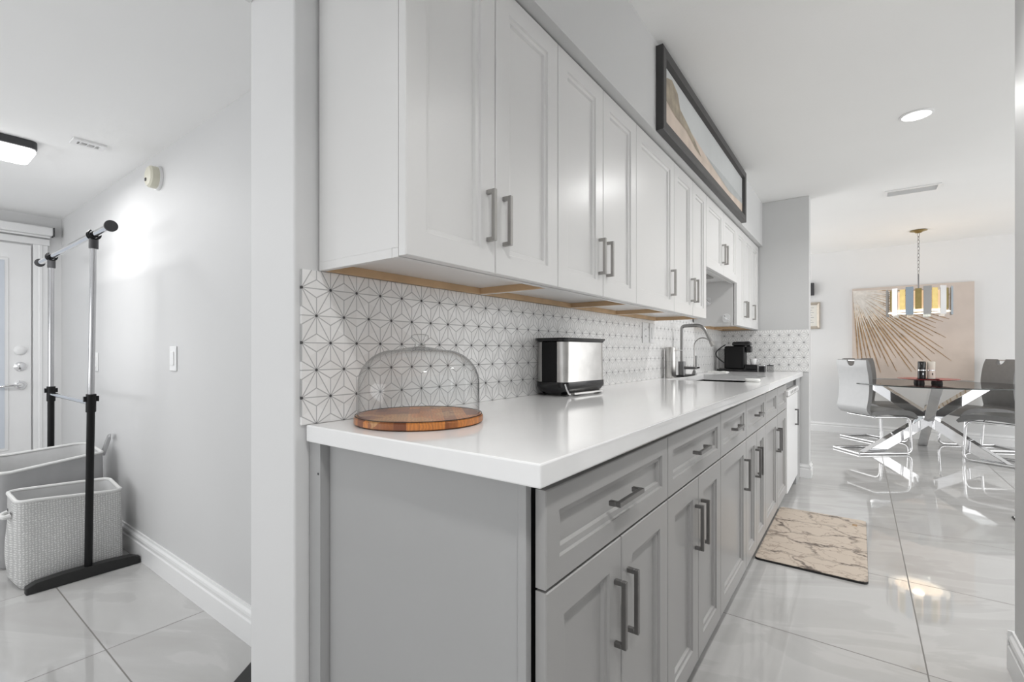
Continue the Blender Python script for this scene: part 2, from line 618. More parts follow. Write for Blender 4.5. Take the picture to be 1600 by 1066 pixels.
def fillet(path, r, n=5):
    P = [Vector(p) for p in path]
    out = [P[0]]
    for i in range(1, len(P) - 1):
        a, b, c = P[i - 1], P[i], P[i + 1]
        d1, d2 = (a - b), (c - b)
        rr = min(r, d1.length * 0.49, d2.length * 0.49)
        p, q = b + d1.normalized() * rr, b + d2.normalized() * rr
        for k in range(n + 1):
            u = k / n
            out.append(p * (1 - u) ** 2 + b * 2 * u * (1 - u) + q * u ** 2)
    out.append(P[-1])
    return out


def rrect(cx, cy, hx, hy, r, n=6):
    out = []
    for k, (sx, sy) in enumerate(((1, 1), (-1, 1), (-1, -1), (1, -1))):
        for i in range(n + 1):
            a = PI / 2 * k + PI / 2 * i / n
            out.append((cx + sx * (hx - r) + r * math.cos(a), cy + sy * (hy - r) + r * math.sin(a)))
    return out


# ------------------------------------------------------------------ the setting
XW = -1.071      # face of the long kitchen wall
YE = 4.80        # face of the end wall
ZC = 2.434       # kitchen ceiling
YL = 0.8505      # laundry-side wall
ZL = 2.072       # laundry ceiling
XL = -4.785      # laundry end wall
YD = 7.727       # dining-room end wall
XP = -0.353      # edge of the end wall
XR = 0.422       # right-hand wall

struct('floor', MB().box(-4.95, 3.5, -3.0, 7.9, -0.1, 0.0), 'floor')
struct('ceiling', MB().box(-1.3, 3.5, -3.0, 7.9, ZC, ZC + 0.1), 'ceil')
struct('ceiling_laundry', MB().box(-4.95, -1.285, -3.0, YL + 0.05, ZL, ZL + 0.1), 'ceil_bright')
struct('wall_kitchen', MB().box(-1.286, XW, 0.592, YE, 0.0, ZC), 'wall', bevel=0.006, seg=3)
struct('wall_header', MB().box(-1.285, -1.09, -3.0, 0.59, 2.0, ZC), 'wall')
struct('wall_end', MB().box(-1.286, XP, YE + 0.001, YE + 0.14, 0.0, ZC), ['grey'], bevel=0.004)
struct('wall_soffit', MB().box(XW + 0.001, -0.7127, 0.30, YE, 2.0405, ZC), 'grey')
struct('wall_laundry', MB().box(XL, -1.29, YL, YL + 0.1, 0.0, ZL), 'wall_soft')
struct('wall_laundry_end', MB().box(XL - 0.1, XL, -3.0, YL, 0.0, ZL), 'wall')
struct('wall_dining', MB().box(-3.0, 3.5, YD, YD + 0.1, 0.0, ZC), 'wall')
struct('wall_right', MB().box(XR, XR + 0.12, -0.5, 2.305, 0.0, ZC), 'grey', bevel=0.004)


def baseboard(name, p, q, nrm, hgt=0.13, th=0.016):
    """stepped moulding swept from p to q; nrm points into the room"""
    prof = [(0, 0), (th, 0), (th, hgt * 0.62), (th * 0.72, hgt * 0.66), (th * 0.72, hgt * 0.74), (th * 0.95, hgt * 0.78),
            (th * 0.85, hgt * 0.86), (th * 0.45, hgt * 0.92), (th * 0.4, hgt), (0, hgt)]
    p, q, nrm = Vector(p), Vector(q), Vector(nrm)
    mb = MB().loft([[c + nrm * a + Vector((0, 0, z)) for a, z in prof] for c in (p, q)])
    return struct(name, mb, 'trim')


baseboard('baseboard_laundry', (XL + 0.001, YL, 0), (-1.30, YL, 0), (0, -1, 0), 0.135)
baseboard('baseboard_dining', (-3, YD, 0), (3.45, YD, 0), (0, -1, 0), 0.13)
baseboard('baseboard_right', (XR, -0.5, 0), (XR, 2.305, 0), (-1, 0, 0), 0.135)
baseboard('baseboard_right_end', (XR - 0.016, 2.3055, 0), (XR + 0.12, 2.3055, 0), (0, 1, 0), 0.135)
baseboard('baseboard_end', (-0.43, YE, 0), (XP, YE, 0), (0, -1, 0), 0.115)
baseboard('baseboard_end_side', (XP, YE - 0.016, 0), (XP, YE + 0.14, 0), (1, 0, 0), 0.115)

# mosaic splashbacks
struct('wall_splashback', MB().box(XW + 0.0005, XW + 0.008, 0.606, YE, 0.9145, 1.2845), 'tile_back')
struct('wall_splashback_end', MB().box(XW + 0.0085, XP - 0.003, YE - 0.008, YE + 0.0005, 0.9145, 1.279), 'tile_end')

struct('wall_splashback_niche', MB().box(XW + 0.0005, XW + 0.008, 2.9885, YE - 0.009, 1.2848, 1.32), 'tile_back')

# door at the far end of the laundry
D = struct('door_1', MB().box(XL + 0.002, XL + 0.02, -0.20, 0.688, 0.0, 1.845), 'trim', bevel=0.003)
ORG[D.name] = Vector((0, 0, 0))
MB().box(XL + 0.02, XL + 0.026, -0.07, 0.575, 0.40, 1.74).build('door_moulding', 'trim', D, bevel=0.004)
MB().box(XL + 0.024, XL + 0.029, -0.05, 0.556, 0.42, 1.722).build('pane', 'pane', D)
for z, nm, mm in ((1.098, 'latch_plate', 'white_pl'), (0.984, 'deadbolt', 'chrome')):
    MB().lathe([(0.0, 0.0), (0.032, 0.0), (0.032, 0.008), (0.024, 0.016), (0.012, 0.02), (0.0, 0.02)], (XL + 0.02, 0.632, z), 24, False, 'x').build(nm, mm, D, smooth=True)
lv = MB().lathe([(0.0, 0.0), (0.032, 0.0), (0.032, 0.008), (0.02, 0.014), (0.012, 0.04), (0.0, 0.04)], (XL + 0.02, 0.632, 0.853), 24, False, 'x')
lv.tube([(XL + 0.055, 0.632, 0.853), (XL + 0.055, 0.58, 0.853), (XL + 0.05, 0.52, 0.846)], 0.008)
lv.build('door_lever', 'chrome', D, smooth=True)
tr = MB()
tr.box(XL, XL + 0.022, 0.697, 0.775, 0.0, 1.858)
tr.box(XL, XL + 0.028, 0.725, 0.745, 0.0, 1.858)
tr.box(XL, XL + 0.022, -0.3, 0.785, 1.858, 1.905)
struct('trim_1', tr, 'trim', bevel=0.004)
rb = thing('roller_blind', 'white roller blind cassette mounted above the laundry door', 'blind', (XL + 0.03, 0.3, 1.94))
MB().box(XL + 0.002, XL + 0.075, -0.28, 0.795, 1.925, 1.985).build('cassette', 'trim', rb, bevel=0.01, seg=3)
MB().box(XL + 0.004, XL + 0.076, 0.795, 0.802, 1.922, 1.988).build('end_bracket', 'darkgrey', rb, bevel=0.004)
MB().tube([(XL + 0.045, -0.27, 1.918), (XL + 0.045, 0.78, 1.918)], 0.008).build('bottom_rail', 'trim', rb, smooth=True)

# ------------------------------------------------------------------ cabinet fronts
XB = -0.418      # face of the grey base doors
XU = -0.746      # face of the white wall doors


def front_mesh(y0, y1, z0, z1, xf, th, st):
    """moulded shaker front that faces +x: flat frame, small step, bead, sunk panel"""
    mb = MB()
    rings = [(0, xf - th), (0, xf - 0.002), (0.002, xf), (st, xf), (st + 0.0022, xf - 0.0055), (st + 0.013, xf - 0.0065),
             (st + 0.0160, xf - 0.0135)]
    loops = [[(x, y0 + d, z0 + d), (x, y1 - d, z0 + d), (x, y1 - d, z1 - d), (x, y0 + d, z1 - d)] for d, x in rings]
    return mb.loft(loops)


def bar_handle(xf, y0, y1, z0, z1, pr=0.027, s=0.0105):
    """square bar pull between two legs; vertical when y0 == y1, else horizontal"""
    mb = MB()
    if y0 == y1:
        y = y0
        mb.box(xf + pr - s, xf + pr, y - s / 2, y + s / 2, z0, z1)
        for z in (z0, z1 - s):
            mb.box(xf + 0.0003, xf + pr - s, y - s / 2, y + s / 2, z, z + s)
    else:
        mb.box(xf + pr - s, xf + pr, y0, y1, z0 - s / 2, z0 + s / 2)
        for y in (y0, y1 - s):
            mb.box(xf + 0.0003, xf + pr - s, y, y + s, z0 - s / 2, z0 + s / 2)
    return mb


def base_unit(label, y0, y1, doors, drawer=True, drawer_handle=True, false_fronts=1, hinge_handles=None, solid_top=0.872, group='grey base cabinets under the worktop'):
    t = thing('base_cabinet', label, 'cabinet', ((XB + XW) / 2, (y0 + y1) / 2, 0), group)
    g = 0.002
    cb = MB()
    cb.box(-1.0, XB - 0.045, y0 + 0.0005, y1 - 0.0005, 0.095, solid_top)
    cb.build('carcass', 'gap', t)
    MB().box(-0.98, -0.46, y0 + 0.0005, y1 - 0.0005, 0.0, 0.0945).build('plinth', 'base_side', t)
    if solid_top > 0.8:
        pass
    else:
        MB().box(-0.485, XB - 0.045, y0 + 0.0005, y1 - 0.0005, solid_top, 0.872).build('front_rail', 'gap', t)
    nf = false_fronts
    wd = (y1 - y0) / nf
    for k in range(nf):
        a, b = y0 + k * wd, y0 + (k + 1) * wd
        dr = front_mesh(a + g, b - g, 0.692, 0.858, XB, 0.0215, 0.042).build('drawer', 'base', t)
        if drawer_handle:
            yc = (a + b) / 2
            bar_handle(XB, yc - 0.066, yc + 0.066, 0.776, 0.776).build('handle', 'nickel_shaded', dr, bevel=0.0012)
    n = doors
    wd = (y1 - y0) / n
    for k in range(n):
        a, b = y0 + k * wd, y0 + (k + 1) * wd
        d = front_mesh(a + g, b - g, 0.100, 0.687, XB, 0.0215, 0.058).build('door', 'base', t)
        yh = b - 0.034 if (k == 0) else a + 0.034
        bar_handle(XB, yh, yh, 0.466, 0.608).build('handle', 'nickel_shaded', d, bevel=0.0012)
    return t


bu = base_unit('grey base cabinet with drawer over two doors at the open end of the worktop', 0.662, 1.277, 2)
# end panel of the open-end cabinet: face stile, recessed panel edge and filler against the wall
MB().box(-1.0155, -0.462, 0.650, 0.6615, 0.0, 0.8735).build('end_panel', 'base_side', bu)
MB().box(-0.4635, -0.4465, 0.646, 0.6618, 0.0, 0.8735).build('face_stile', 'base_side', bu, bevel=0.001)
MB().box(-1.0205, -1.016, 0.6535, 0.675, 0.0, 0.8735).build('panel_edge', 'trim', bu)
fl = thing('filler_strip', 'narrow grey filler board closing the gap between wall and end cabinet', 'filler board', (-1.03, 0.65, 0))
MB().box(XW + 0.004, -1.0215, 0.628, 0.665, 0.0, 0.8735).build('board', 'base_side', fl, bevel=0.001)
for z in (0.80, 0.18):
    MB().lathe([(0.0, 0.0), (0.003, 0.0), (0.003, -0.0006), (0.0, -0.0006)], (-1.029, 0.628, z), 12, False, 'y').build('screw_head', 'darkgrey', fl)

base_unit('grey base cabinet with drawer over two doors, second from the open worktop end', 1.277, 1.877, 2)
base_unit('grey single-door base cabinet with one drawer, beside the near edge of the mat', 1.877, 2.365, 1)
base_unit('grey two-door base cabinet with a handled drawer, just before the sink unit', 2.365, 2.909, 2)
base_unit('grey sink base cabinet with two blank drawer fronts and two doors', 2.909, 3.825, 2, True, False, 2, solid_top=0.66)

dw = thing('dishwasher', 'white dishwasher with button strip between sink cabinet and end wall', 'dishwasher', (-0.7, 4.16, 0))
MB().box(-1.0, XB - 0.03, 3.829, 4.498, 0.07, 0.872).build('body', 'darkgrey', dw)
MB().box(XB - 0.0295, XB + 0.006, 3.832, 4.496, 0.085, 0.765).build('door', 'white_pl', dw, bevel=0.006, seg=3)
cp = MB().box(XB - 0.0295, XB + 0.012, 3.832, 4.496, 0.772, 0.812).build('control_strip', 'white_pl', dw, bevel=0.004)
for k in range(5):
    MB().lathe([(0.0, 0.0), (0.010, 0.0), (0.010, 0.003), (0.0, 0.003)], (XB + 0.012, 3.98 + 0.1 * k, 0.792), 14, False, 'x').build('button', 'nickel', cp)
MB().box(XB - 0.0295, XB - 0.015, 3.832, 4.496, 0.815, 0.868).build('grip_recess', 'blackgloss', dw)
bar_handle(XB + 0.006, 4.30, 4.30, 0.515, 0.64).build('handle', 'dark_steel', dw)
MB().box(-0.98, -0.46, 3.832, 4.496, 0.0, 0.069).build('plinth', 'base_side', dw)
fp = MB().box(-0.95, XB - 0.004, 4.506, YE - 0.018, 0.0, 0.872).build('end_board', 'base_side', origin=(-0.7, 4.65, 0), bevel=0.002)
tag(fp, 'grey filler board closing the run between dishwasher and end wall', 'board')

# worktop with the sink cut-out
SX0, SX1, SY0, SY1 = -0.965, -0.535, 2.925, 3.79
XC = -0.3988
wt = MB()
xw0 = XW + 0.009
wt.box(xw0, XC, 0.6165, SY0, 0.8746, 0.914)
wt.box(xw0, SX0, SY0, SY1, 0.8746, 0.914)
wt.box(SX1, XC, SY0, SY1, 0.8746, 0.914)
wt.box(xw0, XC, SY1, YE - 0.0095, 0.8746, 0.914)
o = wt.build('worktop', 'quartz', origin=((xw0 + XC) / 2, 2.7, 0.8746))
import bmesh as _bm
bm = _bm.new()
bm.from_mesh(o.data)
_bm.ops.remove_doubles(bm, verts=bm.verts, dist=1e-5)
# drop the interior faces where two boxes meet
seen = {}
for f in bm.faces:
    seen.setdefault(tuple(round(c, 4) for c in f.calc_center_median()), []).append(f)
kill = [f for fs in seen.values() if len(fs) > 1 for f in fs]
_bm.ops.delete(bm, geom=kill, context='FACES')
bm.to_mesh(o.data)
bm.free()
md = o.modifiers.new('bevel', 'BEVEL')
md.width = 0.003
md.segments = 2
md.limit_method = 'ANGLE'
tag(o, 'long white quartz worktop over the grey base cabinets', 'worktop')

sk = thing('sink', 'black undermount sink basin let into the white worktop', 'sink', ((SX0 + SX1) / 2, (SY0 + SY1) / 2, 0.70))
b = MB()
z0 = 0.70
b.box(SX0 - 0.012, SX0 - 0.001, SY0 - 0.012, SY1 + 0.012, z0, 0.8735)
b.box(SX1 + 0.001, SX1 + 0.012, SY0 - 0.012, SY1 + 0.012, z0, 0.8735)
b.box(SX0 - 0.001, SX1 + 0.001, SY0 - 0.012, SY0 - 0.001, z0, 0.8735)
b.box(SX0 - 0.001, SX1 + 0.001, SY1 + 0.001, SY1 + 0.012, z0, 0.8735)
b.box(SX0 - 0.001, SX1 + 0.001, SY0 - 0.001, SY1 + 0.001, z0, z0 + 0.01)
b.build('basin', 'black', sk)
MB().lathe([(0.0, 0.0), (0.045, 0.0), (0.045, 0.004), (0.03, 0.006), (0.0, 0.003)], (-0.75, 3.42, z0 + 0.01), 24, False).build('drain', 'steel', sk, smooth=True)

# ------------------------------------------------------------------ white wall cabinets
ZUB = 1.2856
ZUT = 2.038
XWB = XW + 0.0095


def wall_unit(label, y0, y1, doors, z0=ZUB, hz=(1.361, 1.489), handles=None, side=False, divider=True, rail=True):
    t = thing('wall_cabinet', label, 'cabinet', ((XU + XW) / 2, (y0 + y1) / 2, z0), 'white wall cabinets above the worktop')
    g = 0.0016
    MB().box(XWB, XU - 0.0255, y0 + 0.0005, y1 - 0.0005, z0 + 0.020, ZUT).build('carcass', 'upper', t)
    MB().box(XU - 0.045, XU - 0.0255, y0 + 0.0005, y1 - 0.0005, z0, z0 + 0.0195).build('front_rail', 'upper', t)
    if rail:
        MB().box(XWB, XWB + 0.016, y0 + 0.016, y1 - 0.016, z0, z0 + 0.0198).build('hanging_rail', 'raw', t, label='raw plywood rail')
    if divider:
        MB().box(XWB, XU - 0.046, y1 - 0.0155, y1 - 0.0005, z0, z0 + 0.0198).build('divider', 'raw', t, label='raw plywood edge')
        MB().box(XWB, XU - 0.046, y0 + 0.0005, y0 + 0.0155, z0, z0 + 0.0198).build('side_edge', 'upper', t)
    n = len(doors) - 1
    for k in range(n):
        a, b = doors[k], doors[k + 1]
        d = front_mesh(a + g, b - g, z0 + 0.001, ZUT - 0.005, XU, 0.0215, 0.056).build('door', 'upper', t)
        yh = handles[k]
        if yh is not None:
            bar_handle(XU, yh, yh, hz[0], hz[1]).build('handle', 'nickel', d, bevel=0.0012)
    return t


wall_unit('white two-door wall cabinet above the cake dome, nearest the open end', 0.650, 1.252, [0.647, 0.944, 1.252], handles=[0.911, 0.977])
wall_unit('white two-door wall cabinet above and just past the toaster', 1.252, 1.883, [1.252, 1.568, 1.883], handles=[1.536, 1.600])
wall_unit('white wall cabinet with one wide door, between two pairs of doors', 1.883, 2.375, [1.883, 2.375], handles=[2.328])
wall_unit('white wall cabinet with two narrow doors, just before the open niche', 2.375, 2.987, [2.375, 2.700, 2.987], handles=[2.668, 2.733])
ZSB = 1.602
wall_unit('short white two-door wall cabinet over the open niche', 2.989, 3.868, [2.989, 3.425, 3.868], z0=ZSB, hz=(1.678, 1.806), handles=[3.391, 3.459], divider=False, rail=False)
u6 = wall_unit('white two-door wall cabinet on the far side of the open niche', 3.870, 4.47, [3.870, 4.172, 4.47], handles=[4.138, 4.206])
wall_unit('white single-door wall cabinet hard against the grey end wall', 4.47, 4.79, [4.47, 4.79], handles=[4.508])
MB().box(-0.95, -0.88, 3.30, 3.42, ZSB + 0.015, ZSB + 0.0198)
vent = thing('hood_slot', 'small dark fan grille under the short cabinet in the niche', 'vent', (-0.9, 3.45, ZSB + 0.018))
MB().box(-0.98, -0.86, 3.30, 3.42, ZSB + 0.012, ZSB + 0.0195).build('dark_opening', 'black', vent)
MB().box(-0.97, -0.85, 3.43, 3.60, ZSB + 0.011, ZSB + 0.0195).build('cover_plate', 'nickel', vent, bevel=0.003)

# clear hooks stuck to the niche side


def hook(x, z, label, s=1.0):
    t = thing('adhesive_hook', label, 'hook', (x, 3.869, z), 'clear hooks in the niche')
    MB().loft([[(x + a * s, y, z + b * s) for a, b in rrect(0, 0, 0.024, 0.03, 0.02)] for y in (3.8693, 3.8645)]).build('plate', 'white_pl', t, bevel=0.001)
    p = [(x + (-0.02 + 0.04 * k / 8) * s, 3.862 - 0.012 * math.sin(PI * k / 8), z + (0.012 - 0.018 * k / 8 + 0.01 * math.sin(PI * k / 4)) * s) for k in range(9)]
    MB().tube(p, 0.0045 * s, 8).build('hook_arm', 'chrome', t, smooth=True)


hook(-0.955, 1.478, 'clear glossy hook higher up inside the open niche')
hook(-0.822, 1.343, 'clear glossy hook low on the niche side panel', 1.1)

# ------------------------------------------------------------------ framed picture on the soffit
XF = -0.7122
pf = thing('framed_picture', 'long panoramic beach picture in a black frame on the soffit', 'picture', (XF, 2.95, 2.048))
PY0, PY1, PZ0, PZ1 = 2.02, 3.86, 2.046, 2.412
fw_ = 0.052
fr = MB()
xa, xb_ = XF, XF + 0.030
prof = [(0, xa), (0, xb_), (0.006, xb_ + 0.003), (fw_ - 0.008, xb_ + 0.001), (fw_, xb_ - 0.012), (fw_, xa)]
loops = [[(x, PY0 + d, PZ0 + d), (x, PY1 - d, PZ0 + d), (x, PY1 - d, PZ1 - d), (x, PY0 + d, PZ1 - d)] for d, x in prof]
fr.loft(loops, cap=False)
fr.build('frame', 'blackwood', pf)
M['sky_pic'] = mat('painted_pale_sky', (0.56, 0.575, 0.575), 0.5, var=0.06, scale=3)
M['sand_pic'] = mat('painted_pale_sand', (0.60, 0.50, 0.42), 0.5, var=0.1, scale=9)
M['dune_pic'] = mat('painted_brown_dune', (0.33, 0.28, 0.21), 0.5, var=0.25, scale=22)
M['sea_pic'] = mat('painted_grey_sea', (0.44, 0.46, 0.46), 0.5, var=0.06, scale=9)
pic = MB()
xs = XF + 0.012
ya, yb, za, zb = PY0 + fw_, PY1 - fw_, PZ0 + fw_, PZ1 - fw_
pic.box(XF + 0.004, xs, ya, yb, za, zb)


def flatpoly(mb, pts, x):
    mb.add([(x, ya + (yb - ya) * u, za + (zb - za) * v) for u, v in pts], [list(range(len(pts)))])


pic.slot = 1
flatpoly(pic, [(0, 0), (1, 0), (1, 0.30), (0.75, 0.20), (0.5, 0.30), (0.3, 0.42), (0.12, 0.5), (0, 0.55)], xs + 0.0006)
pic.slot = 2
flatpoly(pic, [(0.42, 0.36), (0.75, 0.20), (1, 0.30), (1, 0.42), (0.7, 0.42)], xs + 0.0012)
pic.slot = 3
flatpoly(pic, [(0, 0.45), (0.10, 0.36), (0.2, 0.36), (0.30, 0.22), (0.36, 0.2), (0.28, 0.38), (0.2, 0.52), (0.14, 0.60), (0.12, 0.82), (0.07, 0.92), (0.03, 0.84), (0.0, 0.70)], xs + 0.0018)
pic.build('picture', ['sky_pic', 'sand_pic', 'sea_pic', 'dune_pic'], pf, recalc=False)

# ------------------------------------------------------------------ outlets and switches
CP = 'wall plates over the splashback'


def wall_plate(name, label, cat, c, nrm, hw, hh, kind, group=None):
    """c on the wall face; nrm is +x or -y"""
    t = thing(name, label, cat, c, group)

    def bx(u0, u1, v0, v1, d0, d1):
        if nrm == 'x':
            return MB().box(c[0] + d0, c[0] + d1, c[1] + u0, c[1] + u1, c[2] + v0, c[2] + v1)
        return MB().box(c[0] + u0, c[0] + u1, c[1] - d1, c[1] - d0, c[2] + v0, c[2] + v1)
    bx(-hw, hw, -hh, hh, 0.0005, 0.006).build('plate', 'white_pl', t, bevel=0.002)
    if kind == 'rocker':
        bx(-hw * 0.45, hw * 0.45, -hh * 0.56, hh * 0.56, 0.006, 0.010).build('rocker', 'trim', t, bevel=0.002)
    else:
        for s in (-1, 1):
            r = bx(-hw * 0.45, hw * 0.45, s * hh * 0.34 - hh * 0.22, s * hh * 0.34 + hh * 0.22, 0.006, 0.0085).build('socket', 'trim', t, bevel=0.001)
            for q in (-1, 1):
                bx(q * hw * 0.2 - 0.0015, q * hw * 0.2 + 0.0015, s * hh * 0.34 - 0.004, s * hh * 0.34 + 0.006, 0.0085, 0.009).build('slot', 'black', r)
    return t


wall_plate('wall_outlet', 'white double power outlet on the mosaic tiles, nearer plate of two', 'outlet', (XW + 0.008, 2.815, 1.203), 'x', 0.045, 0.063, 'outlet', CP)
wall_plate('light_switch', 'white rocker switch on the mosaic tiles beside the outlet', 'switch', (XW + 0.008, 2.935, 1.203), 'x', 0.042, 0.062, 'rocker', CP)
wall_plate('light_switch', 'white rocker light switch on the laundry wall, closest to the white pier', 'switch', (-2.597, YL, 1.056), 'y', 0.040, 0.058, 'rocker', 'laundry wall switches')
wall_plate('light_switch', 'white light switch seen just behind the chrome rack pole', 'switch', (-3.872, YL, 1.024), 'y', 0.040, 0.058, 'rocker', 'laundry wall switches')

sd = thing('smoke_alarm', 'ivory smoke alarm high on the laundry wall under the ceiling', 'smoke alarm', (-2.78, YL, 1.935))
MB().lathe([(0.0, -0.0005), (0.058, -0.0005), (0.058, -0.012), (0.0, -0.012)], (-2.79, YL, 1.943), 36, False, 'y').build('mounting_plate', 'white_pl', sd, smooth=True)
MB().lathe([(0.0, -0.012), (0.053, -0.012), (0.052, -0.040), (0.044, -0.048), (0.0, -0.05)], (-2.79, YL, 1.943), 36, False, 'y').build('housing', 'ivory', sd, smooth=True)
for k in range(3):
    MB().box(-2.815 + 0.006 * k, -2.8125 + 0.006 * k, YL - 0.0525, YL - 0.0495, 1.922, 1.936).build('sounder_slot', 'darkgrey', sd)

# ceiling lights and vents


def downlight(x, y, label, power, spread=155):
    t = thing('recessed_downlight', label, 'ceiling light', (x, y, ZC - 0.003), 'kitchen downlights')
    MB().lathe([(0.066, -0.0005), (0.078, -0.0005), (0.078, -0.004), (0.066, -0.007)], (x, y, ZC), 40, False).build('trim_ring', 'trim', t, smooth=True)
    MB().lathe([(0.0, -0.0045), (0.066, -0.0045), (0.066, -0.001), (0.0, -0.001)], (x, y, ZC), 40, False).build('lens', 'lens', t)
    area('downlight_lamp', (x, y, ZC - 0.012), (0, 0, 0), 0.13, power, (1, 0.99, 0.975), 'DISK', spread=math.radians(spread))


downlight(0.257, 3.528, 'round recessed downlight glowing white, nearest the ceiling air vent', 13)
downlight(0.257, 1.80, 'round recessed downlight between the other two, over the near worktop', 6.5, 125)
downlight(0.257, 0.12, 'round recessed downlight nearest the open end of the worktop', 10, 125)

cl = thing('flush_ceiling_lamp', 'flat rectangular ceiling lamp with bright diffuser in the laundry', 'ceiling light', (-3.235, 0.25, ZL))
MB().prism(rrect(-3.235, 0.23, 0.128, 0.243, 0.03), ZL - 0.036, ZL - 0.0005).build('housing', 'darkgrey', cl, bevel=0.002)  # dark grey here paints in the shade on the lamp's near side
MB().prism(rrect(-3.235, 0.23, 0.124, 0.239, 0.03), ZL - 0.056, ZL - 0.0365).build('diffuser', 'panel_lens', cl, bevel=0.006)
area('laundry_lamp', (-3.235, 0.23, ZL - 0.06), (0, 0, 0), 0.22, 11, (1, 1, 1), size_y=0.44)
area('fill_laundry', (-3.2, -2.7, 1.0), (PI / 2 + 1.2, 0, 0), 2.6, 56, (0.97, 0.985, 1), size_y=1.7)  # added fill lamp tilted up to brighten the laundry, no window modelled


def vent_grille(name, label, x0, x1, y0, y1, z, n):
    t = thing(name, label, 'vent', ((x0 + x1) / 2, (y0 + y1) / 2, z))
    m_ = 0.02
    f = MB()
    f.box(x0, x1, y0, y0 + m_, z - 0.010, z - 0.0005)
    f.box(x0, x1, y1 - m_, y1, z - 0.010, z - 0.0005)
    f.box(x0, x0 + m_, y0 + m_, y1 - m_, z - 0.010, z - 0.0005)
    f.box(x1 - m_, x1, y0 + m_, y1 - m_, z - 0.010, z - 0.0005)
    f.build('frame', 'trim', t)
    s = MB()
    for k in range(n):
        yy = y0 + m_ + (y1 - y0 - 2 * m_) * (k + 0.5) / n
        s.loft([[(x, yy - 0.006, z - 0.010), (x, yy - 0.005, z - 0.0115), (x, yy + 0.006, z - 0.002), (x, yy + 0.005, z - 0.001)] for x in (x0 + m_, x1 - m_)])
    s.build('louvres', 'trim', t)
    return t


vent_grille('ceiling_vent', 'white slotted air vent in the ceiling before the chandelier', 0.165, 0.524, 5.055, 5.235, ZC, 6)
vent_grille('ceiling_vent', 'small white air vent in the laundry ceiling beside the lamp', -2.975, -2.895, 0.555, 0.675, ZL, 3)

sp_ = MB().box(-1.2895, -1.2865, 0.600, 0.640, 0.905, 0.955)
o = sp_.build('strike_plate', 'dark_steel', origin=(-1.288, 0.62, 0.93), bevel=0.001)
tag(o, 'small dark metal strike plate on the edge of the white pier', 'strike plate')

# ------------------------------------------------------------------ on the worktop
# cake stand
CX, CY = -0.885, 0.815
cs = thing('cake_dome', 'clear glass cake dome on a round acacia board on the worktop', 'cake dome', (CX, CY, 0.914))
MB().lathe([(0.0, 0.9145), (0.150, 0.9145), (0.157, 0.918), (0.157, 0.930), (0.152, 0.934), (0.0, 0.934)], (CX, CY, 0), 72, False).build('board', 'board', cs, smooth=True, angle=30)
MB().lathe([(0.1535, 0.9341), (0.1548, 0.9341), (0.1548, 0.9355), (0.1535, 0.9355)], (CX, CY, 0), 72, False).build('board_rim', 'rubber', cs)
RD, HD = 0.1485, 1.1005
prof = [(RD, 0.9345), (RD, 0.98), (RD * 0.998, 1.01)]
for k in range(1, 15):
    a = PI / 2 * k / 14
    prof.append((RD - (1 - math.cos(a)) * 0.088, 1.01 + math.sin(a) * 0.083))
prof += [(0.045, HD - 0.0045), (0.03, HD - 0.002), (0.012, HD)]
MB().lathe(prof, (CX, CY, 0), 72, False).build('dome', 'glass', cs, smooth=True, angle=80)
knob = [(0.0, HD), (0.014, HD), (0.013, HD + 0.006), (0.011, HD + 0.010), (0.016, HD + 0.014), (0.022, HD + 0.021), (0.0215, HD + 0.028), (0.014, HD + 0.031), (0.0, HD + 0.032)]
MB().lathe(knob, (CX, CY, 0), 32, False).build('knob', 'glass', cs, smooth=True, angle=80)
MB().lathe([(0.0, HD + 0.002), (0.0115, HD + 0.002), (0.0115, HD + 0.005), (0.0, HD + 0.005)], (CX, CY, 0), 24, False).build('washer', 'nickel', cs)

# toaster: local x = along its length, local y = out from the wall
TL, TW, TH = 0.30, 0.146, 0.226
TM = Matrix.Translation((-0.911, 1.578, 0.9142)) @ Matrix.Rotation(math.radians(84.5), 4, 'Z')
ts = thing('toaster', 'stainless steel toaster with black lid and base against the mosaic tiles', 'toaster', (-0.98, 1.75, 0.914))


def tbox(x0, x1, y0, y1, z0, z1):
    return MB().box(x0, x1, y0, y1, z0, z1).xf(TM)


def tprism(poly_z):
    return MB().loft([[(x, y, z) for x, y in p] for p, z in poly_z]).xf(TM)


bod = rrect(TL / 2, TW / 2, TL / 2, TW / 2, 0.035)
tprism([(rrect(TL / 2, TW / 2, TL / 2, TW / 2, 0.03), 0.055), (bod, 0.212)]).build('body', 'steel', ts, smooth=True)
tprism([(rrect(TL / 2, TW / 2, TL / 2 - 0.02, TW / 2 - 0.015, 0.03), 0.006), (rrect(TL / 2, TW / 2, TL / 2 - 0.008, TW / 2 - 0.004, 0.03), 0.018),
        (rrect(TL / 2, TW / 2, TL / 2 + 0.006, TW / 2 + 0.004, 0.035), 0.035), (rrect(TL / 2, TW / 2, TL / 2 + 0.006, TW / 2 + 0.003, 0.035), 0.0545)]).build('base', 'blackgloss', ts, smooth=True)
lid = tprism([(rrect(TL / 2, TW / 2, TL / 2, TW / 2, 0.03), 0.2121), (rrect(TL / 2, TW / 2, TL / 2 + 0.010, TW / 2 + 0.007, 0.03), 0.224), (rrect(TL / 2, TW / 2, TL / 2 + 0.009, TW / 2 + 0.006, 0.03), 0.228)]).build('lid', 'blackgloss', ts, smooth=True)
for s in (-1, 1):
    tbox(0.04, TL - 0.04, TW / 2 + s * 0.026 - 0.013, TW / 2 + s * 0.026 + 0.013, 0.2281, 0.2292).build('slot', 'darkgrey', lid)
tbox(-0.004, 0.004, TW / 2 - 0.036, TW / 2 + 0.036, 0.055, 0.212).build('end_panel', 'black', ts, bevel=0.002)
